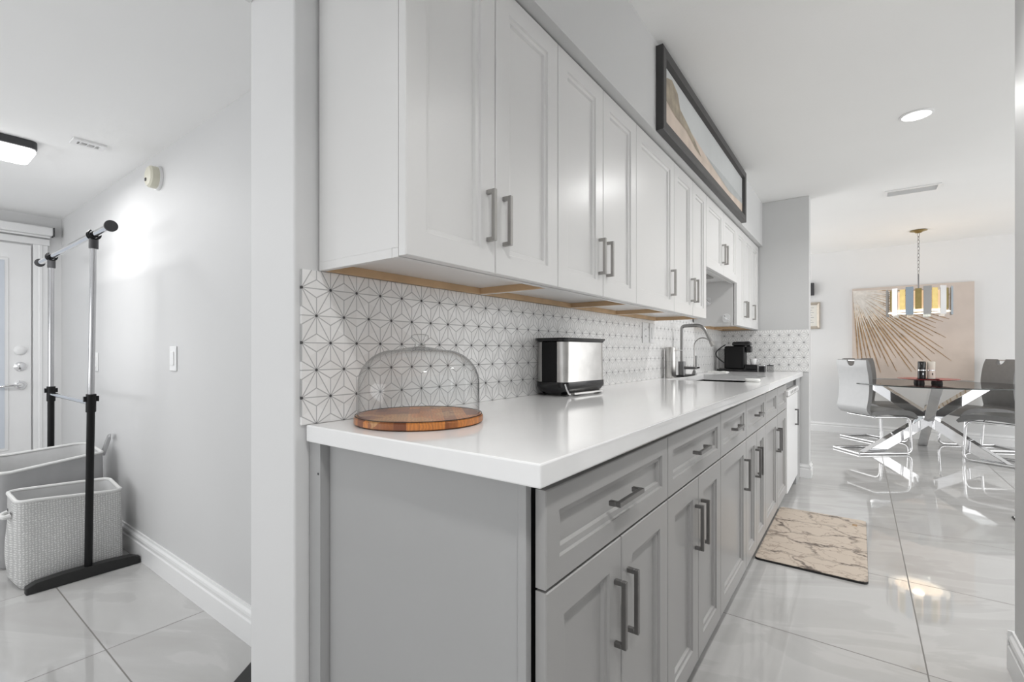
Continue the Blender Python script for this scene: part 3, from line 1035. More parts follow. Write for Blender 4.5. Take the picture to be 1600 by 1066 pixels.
tbox(TL - 0.004, TL + 0.004, TW / 2 - 0.036, TW / 2 + 0.036, 0.055, 0.212).build('end_panel', 'black', ts, bevel=0.002)
tbox(0.05, TL - 0.04, -0.012, 0.03, 0.006, 0.013).build('crumb_tray', 'steel', ts)
MB().tube(fillet([(0.0, -0.002, 0.05), (0.004, -0.006, 0.03), (0.012, -0.012, 0.012), (0.02, -0.012, 0.010)], 0.01), 0.0035, 8).xf(TM).build('lever', 'chrome', ts, smooth=True)
for px, py in ((0.03, 0.02), (TL - 0.03, 0.02), (0.03, TW - 0.02), (TL - 0.03, TW - 0.02)):
    tbox(px - 0.012, px + 0.012, py - 0.012, py + 0.012, 0.0005, 0.0058).build('foot', 'rubber', ts)

# soap canister
sc_ = thing('soap_dispenser', 'tall brushed silver soap dispenser beside the kitchen tap', 'soap dispenser', (-1.015, 3.155, 0.914))
MB().lathe([(0.0, 0.9145), (0.033, 0.9145), (0.0345, 0.918), (0.0345, 1.112), (0.032, 1.118), (0.0, 1.118)], (-1.015, 3.155, 0), 36, False).build('canister', 'steel', sc_, smooth=True)
MB().box(-0.99, -0.93, 3.14, 3.16, 1.094, 1.100).build('spout', 'chrome', sc_, bevel=0.002)
MB().lathe([(0.0348, 1.02), (0.0352, 1.02), (0.0352, 1.022), (0.0348, 1.022)], (-1.015, 3.155, 0), 36, False).build('seam_ring', 'nickel', sc_)

# main tap: dark body on a black deck plate, arched spout reaching out over the sink
FX, FY = -1.005, 3.37
fa = thing('kitchen_tap', 'tall arched steel kitchen tap with square lever on a black deck plate', 'tap', (FX, FY, 0.914))
MB().box(FX - 0.032, FX + 0.035, FY - 0.075, FY + 0.20, 0.9145, 0.924).build('deck_plate', 'black', fa, bevel=0.003)
MB().lathe([(0.0, 0.924), (0.024, 0.924), (0.024, 1.02), (0.0, 1.02)], (FX, FY, 0), 28, False).build('body', 'dark_steel', fa, smooth=True)
MB().tube(fillet([(FX, FY, 1.02), (FX, FY, 1.266), (FX + 0.045, FY + 0.0, 1.268), (FX + 0.14, FY + 0.0, 1.268), (FX + 0.195, FY + 0.0, 1.15)], 0.06, 8), 0.0115, 14).build('spout', 'pewter', fa, smooth=True)
MB().tube([(FX + 0.193, FY, 1.154), (FX + 0.206, FY, 1.126)], 0.0135, 14).build('spray_head', 'nickel', fa, smooth=True)
lvr = MB().box(FX + 0.02, FX + 0.10, FY - 0.016, FY + 0.016, 0.966, 0.985).build('lever_arm', 'dark_steel', fa, bevel=0.003)
MB().box(FX + 0.092, FX + 0.099, FY - 0.006, FY + 0.006, 0.985, 1.06).build('lever_pin', 'dark_steel', lvr, bevel=0.001)

rf = thing('filter_tap', 'slim steel drinking-water tap with a thin curved spout', 'tap', (-1.0, 3.66, 0.914))
MB().lathe([(0.0, 0.9145), (0.018, 0.9145), (0.014, 0.93), (0.009, 0.95), (0.0, 0.95)], (-1.0, 3.66, 0), 20, False).build('base', 'dark_steel', rf, smooth=True)
arc = [(-1.0, 3.66, 0.95), (-1.0, 3.66, 1.13)] + [(-1.0 + 0.06 * (1 - math.cos(PI * k / 12)), 3.66, 1.13 + 0.06 * math.sin(PI * k / 12)) for k in range(1, 10)]
MB().tube(arc, 0.0045, 8).build('spout', 'nickel', rf, smooth=True)
MB().tube([(-0.995, 3.66, 0.965), (-0.96, 3.65, 0.97)], 0.006, 8).build('lever', 'black', rf, smooth=True)

# coffee machine, side on, front towards the room
KX, KY, KZ = -1.035, 4.50, 0.9145
cf = thing('coffee_machine', 'black capsule coffee machine in the corner beyond the sink', 'coffee machine', (-0.9, 4.57, 0.914))


def kbox(nm, x0, x1, z0, z1, mm, y0=0.0, y1=0.13, bev=0.008, parent=None, label=None):
    return MB().box(KX + x0, KX + x1, KY + y0, KY + y1, KZ + z0, KZ + z1).build(nm, mm, parent or cf, bevel=bev, seg=3, label=label)


kbox('body', 0.062, 0.225, 0.021, 0.222, 'black', bev=0.014)
kbox('base', 0.0, 0.325, 0.0, 0.02, 'blackgloss', bev=0.004)
kbox('drip_tray', 0.226, 0.325, 0.0205, 0.062, 'blackgloss')
kbox('brew_head', 0.12, 0.27, 0.2225, 0.26, 'blackgloss', 0.015, 0.115, 0.016)
kbox('spout', 0.2255, 0.275, 0.165, 0.222, 'blackgloss', 0.03, 0.10, 0.012)
kbox('top_lever', 0.15, 0.26, 0.2605, 0.268, 'chrome', 0.04, 0.09, 0.003)
kbox('water_tank', 0.008, 0.060, 0.0205, 0.20, 'tank', 0.01, 0.12, 0.01)
arc = [(KX + 0.075 - 0.075 * math.sin(PI * k / 14) - 0.012 * k / 14, KY - 0.004, KZ + 0.235 - 0.16 * k / 14) for k in range(15)]
MB().tube(arc, 0.005, 8).build('tank_handle', 'rubber', cf, smooth=True)
cu = thing('espresso_cup', 'small white cup under the spout of the black coffee machine', 'cup', (KX + 0.29, KY + 0.06, KZ + 0.063))
MB().lathe([(0.0, 0.0005), (0.018, 0.0005), (0.024, 0.02), (0.028, 0.05), (0.026, 0.05), (0.021, 0.02), (0.0, 0.006)], (KX + 0.285, KY + 0.06, KZ + 0.062), 28, False).build('cup_body', 'trim', cu, smooth=True)
MB().tube([(KX + 0.309, KY + 0.06, KZ + 0.105), (KX + 0.326, KY + 0.06, KZ + 0.10), (KX + 0.322, KY + 0.06, KZ + 0.083), (KX + 0.306, KY + 0.06, KZ + 0.08)], 0.003, 8).build('cup_handle', 'trim', cu, smooth=True)
for k, (dx, dy, lab, mm) in enumerate(((0.362, 0.02, 'short chrome-lidded black jar touching the coffee machine', 'blackgloss'), (0.415, 0.07, 'clear square jar with dark contents near the mosaic end wall', 'tank'))):
    j = thing('storage_jar', lab, 'jar', (KX + dx, KY + dy, KZ), 'jars beside the coffee machine')
    MB().prism(rrect(KX + dx, KY + dy, 0.024, 0.03, 0.008), KZ, KZ + 0.05).build('jar', mm, j, bevel=0.002)
    MB().prism(rrect(KX + dx, KY + dy, 0.025, 0.031, 0.009), KZ + 0.0505, KZ + 0.058).build('lid', 'chrome' if k == 0 else 'black', j, bevel=0.002)

ck = MB()
nx, ny = 9, 6
gr = [[(-1.03 + 0.14 * i / nx, 4.17 + 0.13 * j / ny, 0.9215 + 0.003 * math.sin(i * 1.3 + j)) for i in range(nx + 1)] for j in range(ny + 1)]
ck.slab(gr, [[(p[0], p[1], 0.9146) for p in r] for r in gr])
o = ck.build('dish_cloth', 'cloth', origin=(-0.96, 4.235, 0.9145), smooth=True)
tag(o, 'folded white dish cloth lying in front of the black coffee machine', 'cloth')
spg = MB().loft([[(x, y, z) for x, y in rrect(-0.50, 3.02, 0.040 - d, 0.026 - d, 0.02)] for d, z in ((0.004, 0.9146), (0.0, 0.919), (0.0, 0.928), (0.005, 0.932))])
o = spg.build('sponge', 'cloth', origin=(-0.50, 3.02, 0.9146), smooth=True)
tag(o, 'small white oval sponge on the worktop at the sink edge', 'sponge')

# ------------------------------------------------------------------ mat in front of the cabinets
mt = thing('kitchen_mat', 'beige marble-veined mat on the floor beside the grey cabinets', 'mat', (-0.213, 3.252, 0))
MB().prism(rrect(-0.2085, 3.252, 0.2385, 0.498, 0.025), 0.0095, 0.0125).build('top_layer', 'mat', mt, bevel=0.001)
MB().prism(rrect(-0.2085, 3.252, 0.2395, 0.499, 0.026), 0.0003, 0.0094).build('backing', 'rubber', mt)
MB().box(-0.04, -0.015, 3.60, 3.64, 0.01255, 0.0127).build('maker_tag', 'goldpaint', mt)

# ------------------------------------------------------------------ laundry corner: garment rack and baskets
gr_ = thing('garment_rack', 'chrome and black garment rack standing in front of fabric baskets', 'clothes rack', (-3.4, 0.63, 0))
NX, FX2, RY, RZ = -3.0, -3.80, 0.63, 1.64
lean = 0.085
topx = NX + lean
MB().tube([(-4.10, RY, RZ), (-2.655, RY, RZ)], 0.0155, 16).build('hanging_rail', 'chrome', gr_, smooth=True)
for xe in (-4.10, -2.655):
    s = -1 if xe < -3.5 else 1
    MB().lathe([(0.0, 0.0), (0.0245, 0.0), (0.0245, 0.012 * s), (0.0, 0.014 * s)], (xe, RY, RZ), 28, False, 'x').build('end_cap', 'darkgrey', gr_, smooth=True)
for xb0, xt in ((NX - 0.012, topx), (FX2 - 0.012, FX2 + 0.012)):
    def at(z):
        return xb0 + (xt - xb0) * z / RZ
    MB().tube([(at(0.05), RY, 0.05), (at(0.86), RY, 0.86)], 0.0155, 14).build('lower_post', 'black', gr_, smooth=True)
    MB().tube([(at(0.86), RY, 0.86), (at(1.60), RY, 1.60)], 0.0125, 14).build('upper_post', 'post_metal', gr_, smooth=True)
    MB().tube([(at(1.575), RY, 1.575), (at(1.62), RY, 1.62)], 0.018, 14).build('collar', 'darkgrey', gr_, smooth=True)
    clip = MB()
    for s in (-0.014, 0.014):
        clip.tube([(xt + s, RY + 0.022 * math.sin(a), RZ - 0.022 * math.cos(a)) for a in [PI * k / 8 * 0.8 for k in range(-8, 9)]], 0.0045, 8)
    clip.build('rail_clip', 'black', gr_, smooth=True)
    cj = MB().tube([(at(0.80), RY, 0.80), (at(0.885), RY, 0.885)], 0.0195, 14).build('joint', 'black', gr_, smooth=True)
    MB().box(at(0.86) - 0.008, at(0.86) + 0.008, RY - 0.028, RY + 0.028, 0.85, 0.875).build('clamp', 'black', cj)
    ft = MB()
    for sx in (0,):
        ft.loft([[(xb0 - 0.022 + dx, y, z) for y, z in [(0.415 + d, 0.001), (0.83 - d, 0.001), (0.83 - d, 0.032), (0.80 - d, 0.045), (0.70, 0.052), (0.54, 0.052), (0.445 + d, 0.045), (0.415 + d, 0.030)]] for dx, d in ((0.0, 0.004), (0.006, 0.0), (0.040, 0.0), (0.046, 0.004))])
    ft.build('foot_bar', 'rubber', gr_)
MB().tube([(FX2, RY, 0.842), (NX + 0.03, RY, 0.842)], 0.0115, 14).build('cross_bar', 'chrome', gr_, smooth=True)


def basket(name, label, corners, zs, zbot, outer, bulge, loopside, group):
    """fabric tub with a stiff rim: corners ccw (front-left, front-right, back-right, back-left) at floor and rim"""
    bl, tl = corners
    cx = sum(p[0] for p in bl) / 4
    cy = sum(p[1] for p in bl) / 4
    t = thing(name, label, 'laundry basket', (cx, cy, 0), group)
    N = 9

    def ring(cs, z, rnd, wob=0.0):
        out = []
        for k in range(4):
            a, b, c = Vector(cs[k - 1]), Vector(cs[k]), Vector(cs[(k + 1) % 4])
            p, q = b + (a - b).normalized() * rnd, b + (c - b).normalized() * rnd
            for i in range(5):
                u = i / 4
                v = p * (1 - u) ** 2 + b * 2 * u * (1 - u) + q * u * u
                out.append((v.x, v.y))
            d = c + (b - c).normalized() * rnd
            for i in range(1, N):
                v = q.lerp(d, i / N)
                nrm = Vector((c.y - b.y, b.x - c.x)).normalized()
                v = v + nrm * (wob * math.sin(PI * i / N))
                out.append((v.x, v.y))
        return out

    rings = []
    inner = []
    for i in range(9):
        u = i / 8
        cs = [(bl[k][0] * (1 - u) + tl[k][0] * u, bl[k][1] * (1 - u) + tl[k][1] * u) for k in range(4)]
        r = ring(cs, 0, 0.05, bulge * math.sin(PI * min(1, u * 1.1)) * (1 - u * 0.6))
        zt = [zs[k // (5 + N - 1)] for k in range(len(r))]
        zz = []
        n1 = 5 + N - 1
        for k in range(len(r)):
            s_, f_ = divmod(k, n1)
            f_ = max(0, (f_ - 4)) / (n1 - 4)
            ztop = zs[s_] * (1 - f_) + zs[(s_ + 1) % 4] * f_
            zz.append(zbot + (ztop - zbot) * u)
        if i == 0:
            rings.append([(x * 0.92 + cx * 0.08, y * 0.94 + cy * 0.06, zbot) for x, y in r])
            zz = [z + 0.02 for z in zz]
        rings.append([(x, y, z) for (x, y), z in zip(r, zz)])
        inner.append([(cx + (x - cx) * 0.955, cy + (y - cy) * 0.97, z + (0.012 if i == 0 else 0)) for (x, y), z in zip(r, zz)])
    MB().loft(rings + inner[::-1], cap=True).build('tub', [outer], t, smooth=True)
    lin = [[(cx + (x - cx) * 0.985, cy + (y - cy) * 0.985, z + (0.006 if i == 0 else -0.001 * (i == 8))) for x, y, z in r] for i, r in enumerate(inner)]
    mbl = MB().loft(lin, cap=False)
    mbl.add(lin[0], [list(range(len(lin[0])))])
    mbl.build('lining', 'lining', t, smooth=True)
    top = [((a[0] + b[0]) / 2, (a[1] + b[1]) / 2, a[2] + 0.002) for a, b in zip(rings[-1], inner[-1])]
    MB().tube(top, 0.0085, 8, closed=True).build('rim', 'piping', t, smooth=True)
    return t


bk = basket('laundry_basket', 'light grey woven linen basket behind the rack pole, nearest the camera',
            ([(-3.052, 0.402), (-3.10, 0.80), (-3.335, 0.775), (-3.305, 0.385)], [(-3.072, 0.398), (-3.115, 0.797), (-3.305, 0.765), (-3.325, 0.39)]),
            (0.398, 0.365, 0.398, 0.408), 0.001, 'weave', 0.028, 0, 'fabric laundry baskets')
MB().tube([(-3.16, 0.392, 0.33), (-3.165, 0.37, 0.325), (-3.20, 0.357, 0.322), (-3.235, 0.37, 0.325), (-3.24, 0.388, 0.33)], 0.011, 8).build('handle', 'piping', bk, smooth=True)
for k in range(2):
    MB().lathe([(0.0, 0.0), (0.008, 0.0), (0.008, 0.003), (0.0, 0.004)], (-3.16 - 0.08 * k, 0.386, 0.34), 12, False, 'y').build('stud', 'dark_steel', bk)
b2 = basket('laundry_basket', 'plain grey felt basket with striped lining, behind the woven basket',
            ([(-3.42, 0.375), (-3.42, 0.80), (-3.70, 0.775), (-3.70, 0.40)], [(-3.40, 0.365), (-3.405, 0.785), (-3.70, 0.762), (-3.72, 0.385)]),
            (0.484, 0.522, 0.545, 0.526), 0.001, 'weave2', 0.012, 0, 'fabric laundry baskets')
p = [(-3.45, 0.79, 0.50), (-3.46, 0.815, 0.57), (-3.49, 0.826, 0.585), (-3.53, 0.826, 0.57), (-3.55, 0.81, 0.50), (-3.54, 0.79, 0.46)]
hb = MB()
hb.loft([[(x, y - 0.004, z), (x, y + 0.004, z), (x + 0.0, y + 0.004, z + 0.03), (x, y - 0.004, z + 0.03)] for x, y, z in p])
hb.build('strap_handle', 'weave2', b2, smooth=True)
tg = MB().loft([[(x, y, z) for x, y in rrect(-3.52, 0.46, 0.04 - d, 0.03 - d, 0.015)] for d, z in ((0.0, 0.05), (0.0, 0.452), (0.004, 0.462))])
o = tg.build('black_bottle', 'blackgloss', origin=(-3.52, 0.46, 0.05), smooth=True)
tag(o, 'black bottle just showing inside the rear felt basket', 'bottle')

# black wedge on the floor by the pier
wd = MB()
a_, b_, c_, d_ = (-1.60, 0.655), (-1.72, 0.795), (-1.62, 0.83), (-1.45, 0.70)
wd.add([(*a_, 0.001), (*b_, 0.001), (*c_, 0.001), (*d_, 0.001), (-1.60, 0.665, 0.03), (-1.705, 0.79, 0.012), (-1.61, 0.82, 0.02), (-1.46, 0.705, 0.045)],
       [(3, 2, 1, 0), (4, 5, 6, 7), (0, 1, 5, 4), (1, 2, 6, 5), (2, 3, 7, 6), (3, 0, 4, 7)])
o = wd.build('door_wedge', 'rubber', origin=(-1.6, 0.74, 0.001), bevel=0.004)
tag(o, 'black rubber door wedge on the tiles behind the white pier', 'door wedge')

# ------------------------------------------------------------------ dining room
TCX, TCY, TZ = 0.586, 6.74, 0.75
dt = thing('dining_table', 'round glass dining table on three crossed chrome beams', 'table', (TCX, TCY, 0))
GX, GY, GR = 0.63, 6.69, 0.752
MB().lathe([(0.0, TZ - 0.012), (GR - 0.005, TZ - 0.012), (GR - 0.003, TZ - 0.010), (GR - 0.003, TZ - 0.002), (GR - 0.005, TZ), (0.0, TZ)], (GX, GY, 0), 96, False).build('glass_top', 'tabletop', dt, smooth=True, angle=30)
MB().lathe([(GR - 0.0028, TZ - 0.011), (GR, TZ - 0.011), (GR, TZ - 0.001), (GR - 0.0028, TZ - 0.001)], (GX, GY, 0), 96, False).build('glass_edge', 'glassedge', dt, smooth=True)
for k, ang in enumerate((math.radians(210.5), math.radians(331), math.radians(91))):
    dx, dy = 0.56 * math.cos(ang), 0.56 * math.sin(ang)
    off = (k - 1) * 0.004
    bmk = MB().beam((TCX + dx * 1.08, TCY + dy * 1.08, -0.02 + 0.0), (TCX - dx * 1.08, TCY - dy * 1.08, TZ - 0.012 + 0.02), 0.085, 0.10)
    # trim the ends level with the floor and the glass
    for v in bmk.v:
        pass
    d = Vector((-2 * dx, -2 * dy, TZ - 0.014)).normalized()
    for v in bmk.v:
        tgt = 0.001 if v.z < TZ / 2 else TZ - 0.0135
        f = (tgt - v.z) / d.z
        v += d * f
    bmk.build('leg', 'chrome', dt, bevel=0.003)

ty = thing('serving_tray', 'red lacquer tray on dark feet in the middle of the glass table', 'tray', (TCX, TCY - 0.03, TZ))
TX, TY = 0.583, 6.71
MB().lathe([(0.0, TZ + 0.030), (0.12, TZ + 0.030), (0.18, TZ + 0.036), (0.255, TZ + 0.047), (0.257, TZ + 0.050), (0.18, TZ + 0.043), (0.12, TZ + 0.038), (0.0, TZ + 0.038)], (TX, TY, 0), 64, False).build('dish', 'red', ty, smooth=True)
for k in range(4):
    a = math.radians(-125 + 0 + 90 * k)
    MB().lathe([(0.0, TZ + 0.0005), (0.028, TZ + 0.0005), (0.024, TZ + 0.0295), (0.0, TZ + 0.0295)], (TX + 0.105 * math.cos(a), TY + 0.105 * math.sin(a), 0), 20, False).build('foot', 'darkgrey', ty, smooth=True)
rtx, rty = math.cos(0.6343), math.sin(0.6343)
co = MB().box(TX - 0.09, TX + 0.09, TY - 0.045, TY + 0.045, TZ + 0.0385, TZ + 0.048)
o = co.build('coaster_block', 'black', origin=(TX, TY, TZ + 0.0385), bevel=0.003)
tag(o, 'flat black stand under the two cylinders on the red tray', 'stand')
for k, (dd, lab, mm) in enumerate(((-0.048, 'black and silver pepper mill standing on the red tray', 'blackgloss'), (0.048, 'cream and silver salt mill standing on the red tray', 'cream'))):
    px, py = TX + rtx * dd - 0.012, TY + rty * dd * 0.25
    j = thing('spice_mill', lab, 'mill', (px, py, TZ + 0.048), 'mills on the red tray')
    z = TZ + 0.0484
    MB().lathe([(0.0, z), (0.034, z), (0.034, z + 0.085), (0.0, z + 0.085)], (px, py, 0), 32, False).build('body', mm, j, smooth=True)
    MB().lathe([(0.0, z + 0.0855), (0.0345, z + 0.0855), (0.0345, z + 0.096), (0.0, z + 0.096)], (px, py, 0), 32, False).build('band', 'chrome', j, smooth=True)
    MB().lathe([(0.0, z + 0.0965), (0.034, z + 0.0965), (0.034, z + 0.178), (0.030, z + 0.184), (0.0, z + 0.184)], (px, py, 0), 32, False).build('cap', mm, j, smooth=True)
    MB().box(px + 0.004, px + 0.012, py - 0.0355, py - 0.0325, z + 0.04, z + 0.062).build('window', 'chrome' if k == 0 else 'black', j)

# cantilever chair, local frame: x forward, y left


def make_chair():
    t = thing('dining_chair', '', 'chair', (0, 0, 0), 'grey cantilever chairs round the glass table')
    W = 0.215
    th = 0.045

    def ribbon(prof, thick, cols, cut=None):
        n = len(prof)
        P = [Vector((x, 0, z)) for x, z in prof]
        nr = []
        for i in range(n):
            d = (P[min(i + 1, n - 1)] - P[max(i - 1, 0)]).normalized()
            nr.append(Vector((d.z, 0, -d.x)))
        F, B = [], []
        for j in range(cols + 1):
            y = -W + 2 * W * j / cols
            e = 1 - 0.10 * (abs(y) / W) ** 6
            fr_, br_ = [], []
            for i in range(n):
                u = i / (n - 1)
                if cut:
                    zc = cut(y)
                    q = P[i] if P[i].z <= zc else None
                    if q is None:
                        # squeeze the remaining rows to the cut line
                        k = next((m_ for m_ in range(n) if P[m_].z > zc), n - 1)
                        f = (zc - P[k - 1].z) / (P[k].z - P[k - 1].z)
                        q = P[k - 1].lerp(P[k], f)
                        q = q + (P[k] - P[k - 1]) * (1e-4 * (i - k))
                else:
                    q = P[i]
                tk = thick * (0.55 + 0.45 * min(1, min(u, 1 - u) * 9)) * e / 2
                fr_.append(q + nr[i] * tk + Vector((0, y, 0)))
                br_.append(q - nr[i] * tk + Vector((0, y, 0)))
            F.append(fr_)
            B.append(br_)
        return F, B

    zt = 1.0

    def cut(y):
        yc = y
        if abs(yc) < 0.052:
            return zt - 0.012 - math.sqrt(max(0.0, 0.052 ** 2 - yc ** 2))
        return zt
    prof = []
    for i in range(34):
        z = 0.425 + (zt - 0.425) * i / 33
        u = (z - 0.425) / (zt - 0.425)
        x = -0.225 + 0.042 * math.sin(PI * u) + 0.05 * max(0, 1 - u / 0.12) ** 2
        prof.append((x, z))
    F, B = ribbon(prof, th, 48, cut)
    mb = MB()
    mb.slab(F, B)
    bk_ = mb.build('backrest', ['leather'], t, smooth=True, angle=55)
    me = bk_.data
    me.materials.append(M['leather_lit'])
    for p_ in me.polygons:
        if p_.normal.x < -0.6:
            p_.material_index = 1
    MB().tube([(-0.2235, -0.062, zt - 0.008), (-0.2235, 0.062, zt - 0.008)], 0.0075, 10).build('grip_bar', 'chrome', bk_, smooth=True)
    sp2 = []
    for i in range(20):
        u = i / 19
        x = -0.178 + 0.50 * u
        z = 0.430 + 0.020 * math.sin(PI * u) + (0.0 if u < 0.8 else -0.045 * ((u - 0.8) / 0.2) ** 2)
        sp2.append((x, z))
    F, B = ribbon(sp2, 0.055, 14)
    MB().slab(F, B).build('seat', 'leather', t, smooth=True, angle=60)
    yy = 0.187
    for s in (-1, 1):
        pa = fillet([(-0.12, s * yy, 0.395), (0.262, s * yy, 0.395), (0.285, s * yy, 0.013), (-0.285, s * yy, 0.013)], 0.07, 6)
        MB().tube(pa, 0.0125, 10).build('side_tube', 'chrome', t, smooth=True)
    MB().tube([(-0.285, -yy, 0.013), (-0.285, yy, 0.013)], 0.0122, 10).build('rear_tube', 'chrome', t, smooth=True)
    MB().tube([(-0.12, -yy, 0.395), (-0.12, yy, 0.395)], 0.010, 10).build('under_tube', 'chrome', t, smooth=True)
    return t


def dup(root):
    r = root.copy()
    COL.objects.link(r)
    for ch in list(root.children):
        c = ch.copy()
        COL.objects.link(c)
        c.parent = r
        for g_ in ch.children:
            d_ = g_.copy()
            COL.objects.link(d_)
            d_.parent = c
    return r


ch0 = make_chair()
chairs = [((0.10, 6.50), 38.5, 'grey leatherette chair with its pale back turned, left of the glass table'),
          ((1.17, 6.53), 152, 'grey leatherette chair seen from its seat side, partly behind the right wall'),
          ((1.075, 7.37), 207, 'grey leatherette chair behind the table, mostly hidden by the chair facing us'),
          ((0.13, 7.345), -45, 'grey leatherette chair behind the table, hidden by the pale-backed chair')]
src = [ch0] + [dup(ch0) for _ in range(3)]
for c_, ((x, y), a, lab) in zip(src, chairs):
    c_.location = (x, y, 0.0)
    c_.rotation_euler = (0, 0, math.radians(a))
    c_['label'] = lab

# chandelier
HX, HY_ = 0.52, 6.90
cd = thing('chandelier', 'drum chandelier of gold and silver plates hanging over the glass table', 'chandelier', (HX, HY_, ZC))
MB().lathe([(0.0, -0.0005), (0.02, -0.0005), (0.075, -0.004), (0.078, -0.008), (0.04, -0.016), (0.025, -0.03), (0.0, -0.032)], (HX, HY_, ZC), 36, False).build('canopy', 'gold', cd, smooth=True)
ztop = ZC - 0.032
nl = 12
ln_ = (ztop - 1.945) / nl
for k in range(nl):
    zc = ztop - ln_ * (k + 0.5)
    a = PI / 2 * (k % 2) + 0.5
    pts = [(HX + 0.011 * math.cos(2 * PI * i / 14) * math.cos(a), HY_ + 0.011 * math.cos(2 * PI * i / 14) * math.sin(a), zc + (ln_ * 0.62) * math.sin(2 * PI * i / 14)) for i in range(14)]
    MB().tube(pts, 0.0026, 6, closed=True).build('chain_link', 'pewter', cd, smooth=True)
MB().tube([(HX, HY_, 1.95), (HX, HY_, 1.62)], 0.007, 10).build('stem', 'dark_steel', cd, smooth=True)
MB().lathe([(0.225, 1.545), (0.228, 1.545), (0.228, 1.745), (0.225, 1.745)], (HX, HY_, 0), 48, False).build('inner_shade', 'warm', cd, smooth=True)
MB().lathe([(0.205, 1.520), (0.262, 1.520), (0.262, 1.530), (0.205, 1.530)], (HX, HY_, 0), 48, False).build('crystal_ring', 'glint', cd, smooth=True)
sp3 = MB()
for k in range(3):
    a = 2 * PI * k / 3
    sp3.tube([(HX, HY_, 1.70), (HX + 0.255 * math.cos(a), HY_ + 0.255 * math.sin(a), 1.70)], 0.005, 8)
sp3.build('spokes', 'gold', cd, smooth=True)
aim = math.atan2(-HY_, -HX)
for k in range(12):
    for kind in (0, 1):
        a = aim + 2 * PI * (k + (0.5 if kind == 0 else 0.0)) / 12
        r, hw, z0, z1 = (0.278, 0.034, 1.485, 1.785) if kind == 0 else (0.262, 0.027, 1.545, 1.765)
        c, s = math.cos(a), math.sin(a)
        pl = MB()
        pl.add([(HX + r_ * c - q * hw * s, HY_ + r_ * s + q * hw * c, z) for z in (z0, z1) for r_ in (r, r + 0.004) for q in (-1, 1)],
               [(0, 1, 3, 2), (4, 6, 7, 5), (0, 4, 5, 1), (2, 3, 7, 6), (0, 2, 6, 4), (1, 5, 7, 3)])
        pl.build('metal_plate', ('pewter' if k % 3 != 2 else 'mirror_tint') if kind == 0 else 'gold', cd)
pl_d = bpy.data.lights.new('chandelier_bulb', 'POINT')
pl_d.energy = 3
pl_d.color = (1, 0.82, 0.58)
pl_d.shadow_soft_size = 0.06
pl_o = bpy.data.objects.new('chandelier_bulb', pl_d)
COL.objects.link(pl_o)
pl_o.location = (HX, HY_, 1.62)

# large painting with rays spreading from its upper left corner
AX0, AX1, AZ0, AZ1 = -0.085, 1.08, 0.745, 1.914
pt = MB()
pt.box(AX0, AX1, YD - 0.035, YD - 0.001, AZ0, AZ1)
RR = random.Random(3)
STK = [0]
ox, oz = AX0 + 0.01, AZ1 - 0.03


def stroke(a, r0, r1, wd, slot, y):
    """thin broken brush stroke along angle a (0 = right, -90 = down)"""
    n = 14
    STK[0] += 1
    y -= STK[0] * 0.00003
    ca, sa = math.cos(a), math.sin(a)
    L, Rr = [], []
    for i in range(n + 1):
        u = i / n
        r = r0 + (r1 - r0) * u
        ww = wd * (0.35 + 0.65 * math.sin(PI * min(0.98, 0.12 + u * 0.86))) * (0.75 + 0.5 * RR.random())
        jx = RR.uniform(-1, 1) * 0.0015
        x, z = ox + r * ca - sa * jx, oz + r * sa + ca * jx
        x1, z1 = x - sa * ww, z + ca * ww
        x2, z2 = x + sa * ww, z - ca * ww
        cl = lambda p: (min(max(p[0], AX0 + 0.002), AX1 - 0.002), y, min(max(p[1], AZ0 + 0.002), AZ1 - 0.002))
        L.append(cl((x1, z1)))
        Rr.append(cl((x2, z2)))
    pt.slot = slot
    pt.add(L + Rr, [(n + 1 + i, n + 2 + i, i + 1, i) for i in range(n)])


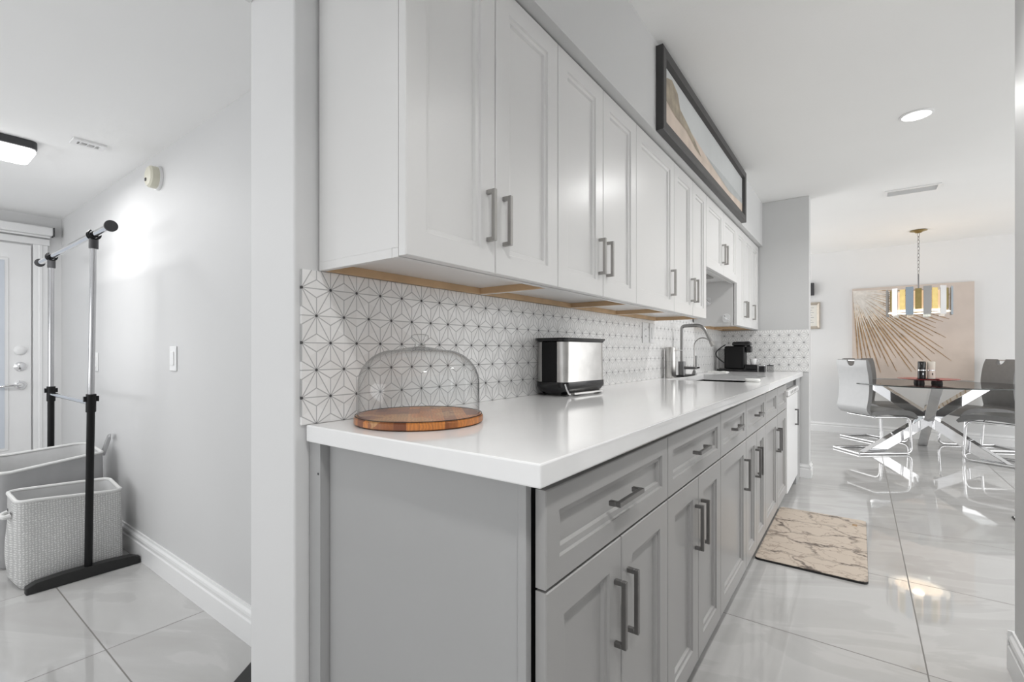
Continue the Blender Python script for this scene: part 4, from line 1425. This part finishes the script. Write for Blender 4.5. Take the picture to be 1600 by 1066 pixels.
yb0 = YD - 0.0355
nray = 30
for k in range(nray):
    a = -math.radians(2 + 86 * (k + 0.5) / nray + RR.uniform(-0.7, 0.7))
    lim = min(0.99 / max(0.05, math.cos(a)), 1.10 / max(0.05, -math.sin(a)))
    ln2 = lim * RR.uniform(0.84, 1.0) * (0.97 if k % 3 else 0.85)
    ln2 = min(ln2, 1.33)
    stroke(a, 0.10, ln2 * 0.80, 0.0085, 2, yb0 - 0.0004)
    stroke(a + RR.uniform(-0.004, 0.004), ln2 * 0.38, ln2, 0.0062, 1, yb0 - 0.0010)
    stroke(a + math.radians(1.3), 0.02, ln2 * RR.uniform(0.45, 0.75), 0.0042, 3, yb0 - 0.0007)
for k in range(26):
    a = -math.radians(RR.uniform(3, 87))
    stroke(a, 0.0, RR.uniform(0.3, 0.55), 0.006, 3, yb0 - 0.0013)
o = pt.build('wall_painting', ['canvas', 'goldpaint', 'goldpale', 'whitepaint'], origin=((AX0 + AX1) / 2, YD - 0.018, AZ0), recalc=False)
tag(o, 'large square beige painting with gold rays spreading from one corner', 'painting')

cert = thing('framed_certificate', 'small champagne-framed certificate on the dining wall by the end wall', 'picture', (-0.60, YD, 1.40))
loops = [[(-0.79 + d, y, 1.40 + d), (-0.442 - d, y, 1.40 + d), (-0.442 - d, y, 1.765 - d), (-0.79 + d, y, 1.765 - d)] for d, y in ((0, YD - 0.001), (0, YD - 0.024), (0.012, YD - 0.028), (0.036, YD - 0.014), (0.036, YD - 0.001))]
MB().loft(loops, cap=False).build('frame', 'silverwood', cert)
sheet = MB()
sheet.box(-0.755, -0.477, YD - 0.010, YD - 0.002, 1.435, 1.73)
sheet.slot = 1
for k in range(7):
    z = 1.69 - 0.034 * k
    sheet.box(-0.72 + 0.02 * (k % 3), -0.515 - 0.02 * (k % 2), YD - 0.0104, YD - 0.0099, z, z + 0.006)
sheet.build('sheet', ['paper', 'ink'], cert)
o = MB().box(-0.70, -0.510, YD - 0.06, YD - 0.001, 1.862, 2.03).build('wall_speaker', 'darkgrey', origin=(-0.6, YD - 0.03, 1.862), bevel=0.004)
tag(o, 'small dark grey box mounted on the dining wall above the certificate', 'speaker')

fm = thing('floor_mat', 'pale floor mat whose dark corner shows past the right wall', 'mat', (1.1, 4.1, 0))
MB().prism(rrect(1.22, 3.98, 0.42, 0.48, 0.02), 0.0003, 0.006).build('backing', 'rubber', fm)
MB().prism(rrect(1.22, 3.98, 0.412, 0.472, 0.02), 0.0061, 0.009).build('top_layer', 'lining', fm)
